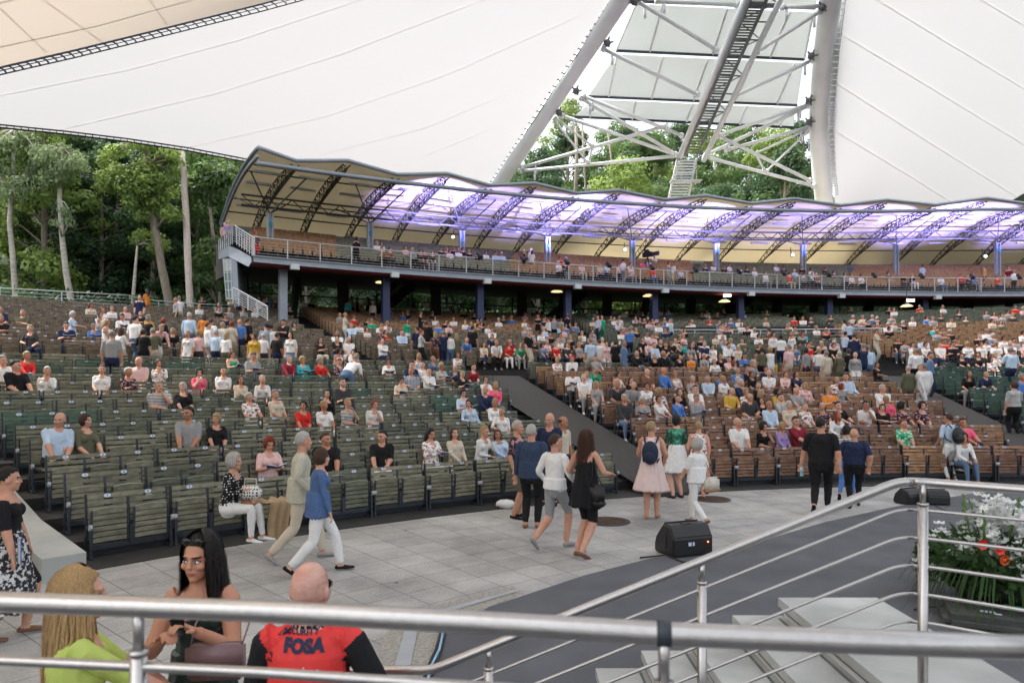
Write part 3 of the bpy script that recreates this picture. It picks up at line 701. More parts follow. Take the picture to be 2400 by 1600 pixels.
TB_=empty('tent_roof',fB(0,160),0,label='peach coloured tent membrane with a laced edge at the upper left corner',cat='tent'); tb0=TB_.location.copy()
be=[(-500,262),(-200,201),(0,156),(179,115),(388,64),(612,8),(700,-16),(1000,-110)]
_n=(fB(640,0)-fB(0,156)).cross(fB(0,0)-fB(0,156)).normalized()
def onB(x,y): q=fB(0,156); return Vector((x,y,q.z-(_n.x*(x-q.x)+_n.y*(y-q.y))/_n.z))
mb=MB(); _p=[fB(x,y) for x,y in be[1:]]+[onB(-4,10),onB(-4,-1),onB(-30,-1),onB(-40,8)]; mb.add(_p,[tuple(range(len(_p)))]); tnb(mb,'membrane',M['beige_mem'],TB_,tb0)
mb=MB(); _q=fB(1000,-110); _p=[onB(_q.x+.05,_q.y+.5),onB(14,24),onB(20,-1),onB(-3.9,-1),onB(-3.9,10)]; mb.add(_p,[tuple(range(5))]); tnb(mb,'added_overhead_sheet',M['membrane'],TB_,tb0)  # unseen white sheet added overhead to keep the stage light from turning peach
for pts in ([(-100,137),(0,112),(230,62),(462,-2)],[(-20,14),(60,-6)]): seamt(fB,pts,.02,TB_,tb0,'beige_seam')
for pts in ([(100,0),(240,100)],[(350,0),(392,60)],[(0,20),(110,125)]): seamt(fB,pts,.008,TB_,tb0,'beige_seam')
bo=lambda k:(lambda x,y:fB(x+k*.25,y+k)-Vector((0,.02,.02)))
mb=MB(); mb.tube([bo(2)(x,y) for x,y in be],.03,6); mb.tube([bo(18)(x,y) for x,y in be],.02,6); tnb(mb,'edge_cable',M['dark_steel'],TB_,tb0)
M['lace']=mat('white lacing strap',(.75,.74,.7),.7,nz=(5,.1))
mb=MB()
mb2=MB()
for i in range(len(be)-1):
    a,b=be[i],be[i+1]; L=math.hypot(b[0]-a[0],b[1]-a[1]); n=max(1,int(L/20))
    for k in range(n):
        f_=k/n; x,y=a[0]+(b[0]-a[0])*f_,a[1]+(b[1]-a[1])*f_
        mb.bar(bo(3)(x,y),bo(9)(x+8,y-2),.035,.03); mb.bar(bo(9)(x+8,y-2),bo(17)(x+12,y-3),.035,.03)
    mb2.bar(bo(9.5)(*a),bo(9.5)(*b),.025,.02)
tnb(mb,'lacing',M['dark_steel'],TB_,tb0); tnb(mb2,'lacing_rope',M['dark_steel'],TB_,tb0)
# ------------------------------------------------ hillside and trees
def leafm(name,c,c2):
    m=mat(name,c,.6,nz=(.9,.5),col2=c2,rnd=.25,trans=((c[0]*1.6,c[1]*1.6,c[2]*1.2),.3),spec=.3); return m
M['leafA']=leafm('mid green leaves',(.13,.21,.075),(.05,.1,.038))
M['leafB']=leafm('deep green leaves',(.07,.13,.06),(.028,.058,.03))
M['leafC']=leafm('bright maple leaves',(.25,.33,.1),(.12,.19,.055))
M['leafD']=leafm('pale birch leaves',(.27,.34,.2),(.16,.22,.12))
M['bark']=mat('grey brown bark',(.33,.28,.22),.9,nz=(3,.45,(4,4,.8)),bump=(12,.8,(3,3,.6)))
M['birch']=mat('pale birch bark',(.66,.6,.52),.9,nz=(2.5,.4,(1,1,3)),bump=(12,.6,(3,3,1)))
M['pinkbark']=mat('bare pinkish bark',(.82,.69,.62),.9,nz=(4,.25,(2,2,1)),bump=(16,.7,(3,3,1)))
M['hill']=mat('forest floor',(.03,.05,.018),.95,nz=(.4,.5),bump=(2,.6))
def hz(r): return TOPZ-.3+max(0,r-63)*.42+ (0)
mb=MB(); hr=[62.8,66,74,84,95,110,130]; hh=[6.2,6.4,7.3,12,19,28,34]
def hillz(r): return interp(r,hr,hh)
mb.grid([[pol(r,t,z) for t in range(-100,80,4)] for r,z in zip(hr,hh)]); mb.build('hillside',M['hill'],kind='structure')
def crown_mesh(name,rng,clumps,nleaf,size,m,droop=0):
    mb=MB()
    n=0
    for c,rad in clumps:
        k=int(nleaf*rad[0]*rad[1])
        for _ in range(k):
            d=V((rng.gauss(0,1),rng.gauss(0,1),rng.gauss(0,1))).normalized(); q=rng.uniform(.55,1.08)
            p=V(c)+V((d.x*rad[0],d.y*rad[1],d.z*rad[2]))*q; s_=size*rng.uniform(.6,1.3)
            nn=(d+V((rng.uniform(-1,1),rng.uniform(-1,1),rng.uniform(-.4,1.4)))*.8).normalized(); a=nn.orthogonal().normalized(); 
            a=(Matrix.Rotation(rng.uniform(0,6.28),3,nn)@a); b=nn.cross(a)
            if droop and rng.random()<.55: a=V((rng.uniform(-.5,.5),rng.uniform(-.5,.5),-1)).normalized(); b=a.cross(V((rng.uniform(-1,1),rng.uniform(-1,1),.1))).normalized()*.45; s_*=1.15
            mb.add([p-a*s_*.5,p+b*s_*.34,p+a*s_*.55,p-b*s_*.34],[(0,1,2,3)])
    return mb.mesh(name,m)
def rnd_clumps(rng,n,rx,rz,z0,cs):
    out=[]
    for i in range(n):
        f=rng.random(); z=z0+rz*2*f; w_=rx*math.sqrt(max(.12,1-(2*f-.9)**2*.85)); a=rng.uniform(0,6.28); q=rng.uniform(.35,1)*w_
        s_=cs*rng.uniform(.6,1.25); out.append(((math.cos(a)*q,math.sin(a)*q,z),(s_,s_,s_*.6)))
    return out
def branches(mb,rng,cl,trunk):
    for c,rad in cl[::2]:
        c=V(c); z=max(1.5,c.z-rng.uniform(.8,2.2)); mb.tube([V((0,0,z)),(V((0,0,z))+c)/2+V((0,0,.3)),c],[.09,.06,.025],5)
trng=random.Random(21)
TM=[]
for i in range(6):
    rng=random.Random(100+i); hgt=rng.uniform(13,17); cl=rnd_clumps(rng,34,3.4,hgt/2-.9,1.2,1.35)
    cm=crown_mesh('crown',rng,cl,150,.33,M[['leafB','leafA','leafB','leafA','leafB','leafC'][i]])
    tb=MB(); tb.tube([(0,0,-.5),(.1,0,hgt*.35),(-.1,.1,hgt*.7),(0,0,hgt*.97)],[.26,.2,.12,.03],8); branches(tb,rng,cl,hgt)
    TM.append((cm,tb.mesh('trunk',M['bark']),hgt))
def tree(p,i,sc,rz,label,group): 
    e=empty('tree',p,rz,label=label,cat='tree',group=group); e.scale=(sc,sc,sc); link('crown',TM[i][0],e); link('trunk',TM[i][1],e)
spots=[]
for row,(r,dth,j) in enumerate(((75,3.0,1.2),(79,3.0,1.4),(85,3.2,1.8),(92,3.4,2.2),(101,4,2.5),(113,4.4,2.5))):
    t=-66+row*.7
    while t<31:
        r_=r+trng.uniform(-j,j); tt_=t+trng.uniform(-.6,.6); p=pol(r_,tt_,hillz(r_)-.3)
        near_stand=math.hypot(p.x-C2X,p.y-C2Y)<R2+16 and p.x>-19
        x,y=proj(p)
        
        lim=99
        if 545<x<1230: lim=(YH-480)/F*p.y+H-p.z
        if x>1915: lim=(YH-520)/F*p.y+H-p.z
        if not near_stand and -60<x<2460 and lim>4: spots.append((p,lim))
        t+=dth
for p,lim in spots:
    _i=trng.randrange(6); tree(p,_i,min(trng.uniform(.85,1.15),lim/(TM[_i][2]+.5)),trng.uniform(0,6),'leafy green tree in the dense forest on the hillside behind the seats','forest trees on the hillside')
print('trees',len(spots))
# low growth on the slope
mb=MB(); rng=random.Random(8)
for _ in range(26000):
    r_=rng.uniform(64,80); t=rng.uniform(-68,-8) if rng.random()<.75 else rng.uniform(-8,24); p=pol(r_,t,hillz(r_)+rng.random()**2*2.2)
    if math.hypot(p.x-C2X,p.y-C2Y)<R2+12.6 and p.x>-19: continue
    nn=V((rng.uniform(-1,1),rng.uniform(-1.3,.3),rng.uniform(0,1))).normalized(); a=nn.orthogonal().normalized(); a=Matrix.Rotation(rng.uniform(0,6.28),3,nn)@a; b=nn.cross(a); s_=rng.uniform(.25,.5)
    mb.add([p-a*s_*.5,p+b*s_*.3,p+a*s_*.5,p-b*s_*.3],[(0,1,2,3)])
mb.build('undergrowth',M['leafB'],kind='stuff')
# the trees one can tell apart at the left
def special(tr,rad,bm,clumps,leaf,nl,size,label,droop=0,Y=47,name='tree'):
    pts=[at(x,y,Y) for x,y in tr]; base=pts[-1].copy(); base.z=min(base.z,6.6); pts.append(base) if base.z<pts[-1].z-.1 else None
    e=empty(name,base,0,label=label,cat='tree'); k=len(pts); mb=MB(); pts=[p-base for p in pts][::-1]; rs=[rad*(1-.6*i/(k-1)) for i in range(k)] if clumps else [rad*(1-.25*i/(k-1)) for i in range(k)]
    mb.tube(pts,rs,10)
    cl=[]
    for (x,y,rx,ry) in clumps:
        c=at(x,y,Y+trng.uniform(-1.2,.6))-base; s_=Y/F
        cl.append((tuple(c),(rx*s_,rx*s_*.8,ry*s_)))
        # nearest trunk point
        q=min(pts,key=lambda p:(p-c).length); mb.tube([q,(q+c)/2+V((0,0,.2)),c],[rad*.35,rad*.2,.02],5)
    mb.build('trunk',bm,e,True)
    if cl: link('crown',crown_mesh('crown',random.Random(len(label)),cl,nl,size,leaf,droop),e)
def cl_(rng,n,cx,cy,rx,ry,s0,s1):
    out=[]
    for _ in range(n):
        a=rng.uniform(0,6.28);q=math.sqrt(rng.random()); s_=rng.uniform(s0,s1); out.append((cx+math.cos(a)*q*rx,cy+math.sin(a)*q*ry,s_,s_*.7))
    return out
r_=random.Random(3)
special([(35,300),(28,440),(22,520),(30,600),(38,710)],.26,M['birch'],cl_(r_,26,20,375,75,85,18,34),M['leafD'],170,.3,'pale birch with drooping foliage at the left edge of the forest',1,51)
special([(150,350),(138,400),(140,470),(146,560),(155,640),(168,712)],.27,M['birch'],cl_(r_,22,142,385,55,58,16,30)+cl_(r_,10,152,500,42,26,10,18),M['leafD'],190,.28,'slender birch with pale weeping crown and leaning light trunk',1,51)
special([(335,330),(348,390),(352,460),(365,540),(378,620),(398,715)],.36,M['bark'],cl_(r_,40,325,400,95,75,18,34)+cl_(r_,12,360,480,65,35,20,30)+cl_(r_,4,395,360,30,30,20,26),M['leafC'],210,.3,'bright green maple with grey trunk standing in front of the forest',0,51.5)
special([(424,345),(430,400),(436,500),(440,600),(446,720)],.28,M['pinkbark'],[],None,0,0,'tall straight bare pinkish trunk reaching up to the tent edge',0,52)
special([(322,575),(318,620),(312,700)],.17,M['birch'],cl_(r_,7,350,565,40,25,16,24),M['leafC'],200,.28,'small sapling with pale stem and yellow green leaves',0,52)
special([(470,440),(490,470),(500,560),(515,720)],.2,M['bark'],cl_(r_,20,500,440,65,50,20,36)+cl_(r_,12,490,620,55,50,18,30),M['leafA'],170,.34,'mid green tree just left of the glazed tower',0,53)
r2_=random.Random(9)
special([(1480,330),(1475,470)],.25,M['bark'],cl_(r2_,20,1525,350,45,35,20,32)+cl_(r2_,12,1500,430,70,30,20,34),M['leafA'],120,.45,'yellow green tree seen between the mast braces left of the stair',0,80)
special([(1350,300),(1352,380),(1348,460)],.24,M['bark'],[],None,0,0,'pale grey trunk standing between the mast legs',0,76)
special([(1365,290),(1370,400),(1375,470)],.15,M['bark'],[],None,0,0,'thin reddish pine trunk beside the pale grey trunk',0,78)
special([(1424,300),(1436,400),(1440,470)],.14,M['bark'],[],None,0,0,'slim reddish pine trunk nearest the mast stair',0,78)
special([(1830,330),(1850,470)],.25,M['bark'],cl_(r2_,22,1820,360,60,50,20,36),M['leafC'],120,.45,'yellow green tree left of the right mast leg',0,80)
# ------------------------------------------------ stage steps, deck and rails
ST=empty('stage_stairs',(1.97,4.2,0),0,label='pale cast stone steps climbing right to a small landing beside the stage',cat='stairs')
N_=7
for i in range(N_):
    z=.9-.9/N_*i; x0=1.97-.333*i; x1=1.97-.333*(i-1)+.0 if i else 2.66
    mb=MB()
    zt2=z
    for q in [0]:
        X0,X1=x0-1.97-.03,(x1-1.97 if i else .69)
        mb.box(((X0+X1)/2,-.05 if i else -.85,zt2-.03),(X1-X0,1.66 if i else 3.26,.06),0)
        mb.box(((X0+.03+X1)/2,-.05 if i else -.85,(zt2-.06)/2),(X1-X0-.03,1.62 if i else 3.2,zt2-.06),1)
    so_=mb.build('step' if i else 'landing',[M['step'],M['riser']],ST)
    mb=MB(); mb.box((x0-1.97-.002,-.05 if i else -.85,z-.067),(.058,1.6 if i else 3.1,.01)); mb.box((x0-1.97-.05,-.05 if i else -.85,z-.9/N_+.003),(.016,1.6 if i else 3.1,.006)); mb.build('step_line',M['clamp'],so_)  # thin dark lines under the tread lip and at the riser foot
mb=MB(); mb.box((0,-.9,.45),(9,5.2,.9)); 
mb.build('stage_deck',M['carpet'],kind='structure',loc=(0,-.2,0))
def rail_tubes(name,label,top,r,bars,rb2,posts,rp,zb,off):
    e=empty(name,top[0],0,label=label,cat='railing'); b=V(top[0])
    mb=MB(); mb.tube([p-b for p in top],r,20); mb.build('handrail',M['steel'],e,True)
    for k in range(bars):
        mb=MB(); mb.tube([p-b-V((0,0,off*(k+1))) for p in top],rb2,12); mb.build('rail_bar',M['steel'],e,True)
    for p in posts:
        mb=MB(); q=p-b; mb.tube([q,V((q.x,q.y,q.z-off*.75))],rp*.62,14); mb.tube([V((q.x,q.y,q.z-off*.75)),V((q.x,q.y,zb-b.z))],rp,16); mb.tube([V((q.x,q.y,q.z-off*.72)),V((q.x,q.y,q.z-off*.8))],rp*1.12,16); mb.build('post',M['steel'],e,True)
    return e
zr=2.05
fr=[gnd(-260,1398,zr),gnd(0,1409,zr),gnd(600,1431,zr),gnd(1200,1462,zr),gnd(1560,1484,zr),gnd(2000,1502,zr),gnd(2560,1522,zr)]
rail_tubes('deck_railing','thick brushed steel handrail crossing right in front of the viewer',fr,.0195,1,.0095,[gnd(325,1421,zr),gnd(1556,1483,zr)],.0155,.9,.112)
mb=MB(); q=gnd(1556,1483,zr); d=(fr[4]-fr[3]).normalized(); mb.tube([q-d*.012,q+d*.012],.0214,20); e=[o for o in C.objects if o.name=='deck_railing'][0]
mb.v=[tuple(V(v)-fr[0]) for v in mb.v]; mb.build('taped_joint',M['dark_steel'],e,True)
zs=1.981; b3=at(1010,1570,3.33)
def rnd_(pts,n=4,k=.12):
    out=[pts[0]]
    for i in range(1,len(pts)-1):
        a,b,c=pts[i-1],pts[i],pts[i+1]; u=b+(a-b).normalized()*min(k,(a-b).length/2); v=b+(c-b).normalized()*min(k,(c-b).length/2)
        out+=[u.lerp(b,t).lerp(b.lerp(v,t),t) for t in [j/n for j in range(n+1)]]
    return out+[pts[-1]]
top=rnd_([at(640,1566,3.4),b3,at(2106,1128,3.33),gnd(2163,1130,zs),gnd(2400,1148,zs),gnd(2700,1172,zs)],4,.06)
rail_tubes('stair_handrail','brushed steel railing with thin bars rising beside the pale steps',top,.0225,5,.0082,[at(1145,1515,3.33),at(1645,1314,3.33),gnd(2163,1131,zs)],.0235,.3,.136)
# ------------------------------------------------ stage monitor wedges
def wedge(p,rz,W,D_,Hh,label,handle=True,cab=True):
    e=empty('stage_monitor',p,rz,label=label,cat='speaker')
    prof=[(-D_/2,0.02),(-D_/2,Hh*.62),(-D_*.28,Hh*.97),(D_*.05,Hh),(D_*.42,Hh*.55),(D_/2,Hh*.3),(D_/2,.02),(D_*.4,0),(-D_*.4,0)]
    bm=bmesh.new(); vs=[]; n=len(prof)
    for x in(-W/2,W/2): vs.append([bm.verts.new((x,y,z)) for y,z in prof])
    for i in range(n): bm.faces.new((vs[0][i],vs[0][(i+1)%n],vs[1][(i+1)%n],vs[1][i]))
    bm.faces.new(vs[0][::-1]); bm.faces.new(vs[1]); bmesh.ops.recalc_face_normals(bm,faces=bm.faces)
    bmesh.ops.bevel(bm,geom=bm.edges[:],offset=.022,segments=3,affect='EDGES'); me=bpy.data.meshes.new('cabinet'); bm.to_mesh(me); bm.free(); me.materials.append(M['black']); link('cabinet',me,e)
    mb=MB(); a=V((0,D_*.07,Hh*.97)); b=V((0,D_*.45,Hh*.5)); mb.bar(a+V((0,0.01,.02)),b+V((0,0.012,.02)),W*.84,.012,up=(0,1,1)); mb.build('grille',M['grille'],e)
    if handle:
        mb=MB(); mb.box((-W/2-.002,-.02,Hh*.45),(.012,.09,.2)); mb.build('handle_recess',M['dark_steel'],e)
        mb=MB(); mb.bar((-.08,-D_*.12,Hh*.995),(.08,-D_*.12,Hh*.995),.05,.012); mb.build('top_handle',M['dark_steel'],e)
        mb=MB(); mb.box((-.06,-D_/2-.003,Hh*.42),(.05,.006,.05)); mb.box((.0,-D_/2-.003,Hh*.42),(.03,.006,.05)); mb.build('badge',M['white_plate'],e)
        M['led']=mat('red led',(1,.1,.05),.4,nz=(5,.1),emit=((1,.08,.03),6)); mb=MB(); mb.ell((.24,-D_/2-.005,Hh*.45),(.011,.006,.011)); mb.build('status_light',M['led'],e)
    return e
wedge(gnd(1612,1306)+V((0,.25,0)),R(20),.66,.5,.45,'black stage monitor with a red light at the edge of the grey carpet')
wedge(gnd(2135,1178)+V((0,0,0)),R(25),.62,.36,.3,'black wedge speaker behind the stair railing post',False)
wedge(gnd(2188,1182)+V((.05,0,0)),R(-10),.42,.3,.3,'small black wedge speaker right of the railing post',False)
mb=MB(); c=gnd(1500,1306,.02); mb.tube([c,gnd(1560,1300,.02),gnd(1600,1316,.02),gnd(1660,1318,.02),gnd(1700,1300,.02)],.012,6); tag(mb.build('cable',M['black_cable'],smooth=True),'black cable lying at the foot of the big stage monitor','cable')
mb=MB(); mb.tube([gnd(2192,1185,.02),gnd(2215,1195,.02),gnd(2240,1203,.02)],.008,6); tag(mb.build('cable',M['black_cable'],smooth=True),'short black cable trailing from the small wedge speaker','cable')
for k in range(3):
    mb=MB(); mb.tube([gnd(1036+k*5,1470,.02),gnd(1022+k*6,1520,.02),gnd(1004+k*8,1560,.02),gnd(985+k*8,1610,.02),gnd(965+k*8,1660,.02)],.014,6); tag(mb.build('cable',M['black_cable'],smooth=True),'black cable running along the carpet edge, %s from the gravel'%ORD1[k],'cable')
M['bluecable']=mat('pale blue cable',(.3,.55,.75),.5,nz=(9,.1))
mb=MB(); mb.tube([gnd(1038,1480,.03),gnd(1030,1520,.03),gnd(1012,1556,.03),gnd(1000,1600,.03)],.012,6); tag(mb.build('cable',M['bluecable'],smooth=True),'pale blue cable beside the black ones at the carpet edge','cable')
# low dark case with green tape
e=empty('flight_case',gnd(2340,1470),R(-25),label='low dark padded case with bright green edges on the carpet',cat='case')
bm=bmesh.new(); bmesh.ops.create_cube(bm,size=1); bmesh.ops.scale(bm,vec=(1.0,.62,.16),verts=bm.verts); bmesh.ops.translate(bm,vec=(0,0,.08),verts=bm.verts); bmesh.ops.bevel(bm,geom=bm.edges[:],offset=.06,segments=4,affect='EDGES'); me=bpy.data.meshes.new('case_body'); bm.to_mesh(me); bm.free(); me.materials.append(M['casem'] if 'casem' in M else M.setdefault('casem',mat('worn dark fabric',(.07,.075,.07),.9,nz=(8,.3),bump=(80,.4)))); link('case_body',me,e)
M['greentape']=mat('bright green tape',(.02,.5,.15),.5,nz=(9,.2))
mb=MB(); mb.tube([(-.42,.2,.13),(-.3,.27,.15),(-.05,.3,.15)],.018,6); mb.tube([(.1,.3,.15),(.3,.28,.14)],.018,6); mb.build('green_edge',M['greentape'],e,True)
mb=MB(); mb.box((-.1,-.05,.163),(.13,.05,.006)); mb.box((-.02,-.1,.163),(.06,.03,.006)); mb.build('badge',M['white_plate'],e)
mb=MB(); mb.tube([(-.45,.15,.1),(-.6,.22,.06),(-.72,.2,.02)],.012,6); mb.build('strap',M['black_cable'],e)
# flower arrangement
FA=empty('flower_arrangement',gnd(2345,1425),0,label='big arrangement of white gladioli and red blooms on the grey carpet',cat='flowers')
rng=random.Random(77)
mb=MB(); mb.tube([(0,0,0),(0,0,.42)],[.36,.5],18); mb.build('pot',M['black'],FA,True)
M['stem']=mat('flower stem green',(.1,.2,.04),.6,nz=(12,.4)); M['fol']=leafm('bouquet leaves',(.06,.13,.03),(.02,.05,.015)); M['petal']=mat('white petals',(.8,.82,.8),.6,nz=(30,.1),trans=((.8,.82,.8),.2)); M['redpetal']=mat('red petals',(.7,.03,.015),.35,nz=(20,.2)); M['orangepetal']=mat('orange red petals',(.85,.13,.03),.4,nz=(20,.2))
mb=MB(); 
for i in range(2600):
    a=rng.uniform(0,6.28); q=rng.random()**.5*.75; z=.3+rng.random()*.6*(1-q*.5); p=V((math.cos(a)*q,math.sin(a)*q,z)); 
    d=V((math.cos(a)*.6+rng.uniform(-.6,.6),math.sin(a)*.6+rng.uniform(-.6,.6),rng.uniform(-.8,.9))).normalized(); L=rng.uniform(.05,.15); sd_=d.orthogonal().normalized()*L*.28
    mb.add([p,p+d*L*.5+sd_,p+d*L,p+d*L*.5-sd_],[(0,1,2,3)])
for i in range(150):
    a=rng.uniform(0,6.28); p=V((math.cos(a)*.35,math.sin(a)*.35,.5)); u=V((math.cos(a),math.sin(a),0)); L=rng.uniform(.5,.8)
    pts=[p+u*L*t+V((0,0,.25*math.sin(t*2.4)-.62*t*t)) for t in(0,.3,.6,.8,1)]; w_=V((-u.y,u.x,0))*.014
    mb.grid([[x-w_*(1.2-i_*.25) for i_,x in enumerate(pts)],[x+w_*(1.2-i_*.25) for i_,x in enumerate(pts)]])
mb.build('foliage',M['fol'],FA)
bl=[]
for v_ in range(4):
    mb=MB()
    for k in range(9):
        c=V((rng.gauss(0,.028),rng.gauss(0,.028),rng.uniform(-.1,.1)))
        for j in range(5):
            a=j*1.257+k; d=V((math.cos(a),math.sin(a),.5)).normalized()*.033; s_=d.cross(V((0,0,1))).normalized()*.017
            mb.add([c,c+d*.6+s_,c+d*1.15+V((0,0,.008)),c+d*.6-s_],[(0,1,2,3)])
    bl.append(mb.mesh('white_blossom',M['petal']))
for i in range(70):
    a=rng.uniform(0,6.28); q=.15+rng.random()*.6; z=.95-q*.55+rng.uniform(-.2,.25); 
    if rng.random()<.3: q*=.5; z=rng.uniform(.95,1.15)
    o=link('white_blossom',bl[i%4],FA,(math.cos(a)*q,math.sin(a)*q-.0,z),(rng.uniform(-.6,.6),rng.uniform(-.6,.6),a)); o.scale=(1.5,1.5,1.35)
for i in range(9):
    a=i*.7+.3; q=.15+.12*(i%3); mb=MB(); p=V((math.cos(a)*q,math.sin(a)*q,.6)); t=p+V((math.cos(a)*.14,math.sin(a)*.14,rng.uniform(.5,.62)))
    mb.tube([p,t],.008,5)
    for k in range(8): f=.55+.45*k/8; c=p.lerp(t,f); mb.ell(c+V((rng.uniform(-.012,.012),0,0)),(.016-.008*k/8,.016-.008*k/8,.03),6,4)
    mb.build('gladiolus_spike',M['stem'],FA,True)
for (x,y,z,m) in ((-.5,-.42,.8,'redpetal'),(-.33,-.5,.66,'orangepetal'),(-.36,-.48,.76,'redpetal'),(.02,-.3,1.02,'redpetal'),(.12,-.28,.98,'redpetal'),(.3,-.3,.9,'redpetal')):
    mb=MB()
    for k in range(7):
        a=k*.9; d=V((math.cos(a),-.5,math.sin(a))).normalized()*.065; s_=d.cross(V((0,1,0))).normalized()*.036; mb.add([(0,0,0),tuple(d*.6+s_),tuple(d),tuple(d*.6-s_)],[(0,1,2,3)])
    mb.ell((0,-.015,0),(.02,.02,.02),8,5); mb.build('red_flower',M[m],FA,loc=(x,y,z))
# ------------------------------------------------ sound desk area in the upper middle block
zf=3.0+.178*9
a0,a1=[math.degrees(math.atan2(*( (ray_r(px,46.9)*(px-1200)/F-CX, ray_r(px,46.9)-CY)))) for px in (1578,2112)]
pts=[pol(46.9,a0+(a1-a0)*i/10,zf+1.0) for i in range(11)]
pts=[pol(50,a0,zf+1.0)]+pts+[pol(50,a1,zf+1.0)]
railing(pts,.95,4,'white railing enclosing the sound desk in the upper middle block',post=2.2)
for i,(px,wd) in enumerate(((1640,2.2),(1800,3.2),(1905,2.6))):
    Y=ray_r(px,48.3); p=V(((px-1200)/F*Y,Y,zf+.1)); e=empty('mixing_desk',p,-R(math.degrees(math.atan2(p.x-CX,p.y-CY))),label='black mixing desk behind the white railing, %s from the left'%ORD1[i],cat='desk',group='mixing desks behind the railing')
    mb=MB(); mb.box((0,0,.85),(wd,.8,.14),0,Matrix.Rotation(.15,3,'X')); mb.box((0,.38,1.05),(wd,.06,.3)); mb.build('console',M['black'],e)
    mb=MB(); mb.box((0,.1,.4),(wd*.9,.5,.78)); mb.build('stand',M['dark_steel'],e)
    mb=MB(); mb.box((0,-.36,.97),(wd*.7,.03,.03)); mb.build('trim_light',M['white_plate'],e)
# ------------------------------------------------ people
from mathutils.kdtree import KDTree
V=Vector
class Body:
    def __init__(s): s.v=[];s.f=[];s.z=[]
    def loft(s,st,side,n=14,capk=1):
        # st: (pos,w,d,zone)
        out=[]
        for i in range(len(st)-1):
            a,b=st[i],st[i+1]; L=(V(b[0])-V(a[0])).length; k=max(1,int(L/.025))
            for q in range(k):
                t=q/k; out.append((V(a[0]).lerp(V(b[0]),t),a[1]+(b[1]-a[1])*t,a[2]+(b[2]-a[2])*t,a[3]))
        out.append((V(st[-1][0]),)+tuple(st[-1][1:3])+(st[-1][3],))
        # rounded caps
        def cap(e,nx,sg):
            d=(e[0]-nx[0]).normalized(); r=min(e[1],e[2])*capk; 
            return [(e[0]+d*r*x,e[1]*y,e[2]*y,e[3]) for x,y in ((.5,.86),(.85,.5))]
        c0=cap(out[0],out[1],0)[::-1]; c1=cap(out[-1],out[-2],1)
        out=c0+out+c1; b0=len(s.v); side=V(side).normalized(); K=len(out)
        for i,(p,w_,d_,zn) in enumerate(out):
            t=(out[min(i+1,K-1)][0]-out[max(i-1,0)][0]).normalized()
            sx=(side-t*side.dot(t)); 
            if sx.length<.05: sx=t.orthogonal()
            sx.normalize(); nn=t.cross(sx)
            for j in range(n):
                a=2*pi*j/n; s.v.append(p+sx*w_*math.cos(a)+nn*d_*math.sin(a)); s.z.append(zn)
        for i in range(K-1):
            for j in range(n):
                j2=(j+1)%n; s.f.append((b0+i*n+j,b0+i*n+j2,b0+(i+1)*n+j2,b0+(i+1)*n+j))
        s.f.append(tuple(b0+j for j in range(n))[::-1]); s.f.append(tuple(b0+(K-1)*n+j for j in range(n)))
    def ell(s,c,r,zn,M3=None,nu=14,nv=9):
        mb=MB(); mb.ell(c,r,nu,nv,0,M3); b0=len(s.v)
        s.v+=[V(v) for v in mb.v]; s.z+=[zn]*mb.n; s.f+=[tuple(b0+i for i in f) for f in mb.f]
def ik(a,b,l1,l2,hint):
    a=V(a);b=V(b);d=b-a;L=d.length
    if L>=(l1+l2)*.998: d*= (l1+l2)*.998/L; b=a+d; L=d.length
    x=(l1*l1-l2*l2+L*L)/(2*L); h=math.sqrt(max(l1*l1-x*x,0)); u=d.normalized()
    hp=V(hint)-u*V(hint).dot(u); hp.normalize(); return a+u*x+hp*h,b
def pose(kind='stand',fem=0,yaw=0,pitch=0,roll=0,wr=None,wl=None,er=None,el=None,lean=0,turn=0,ar=None,al=None,hiz=None,kn=None,fat=1,skirt=None,slim=1,side=0,loose=1,hem=None,fing=(.6,.6),tilt=0,low=0):
    return dict(locals())
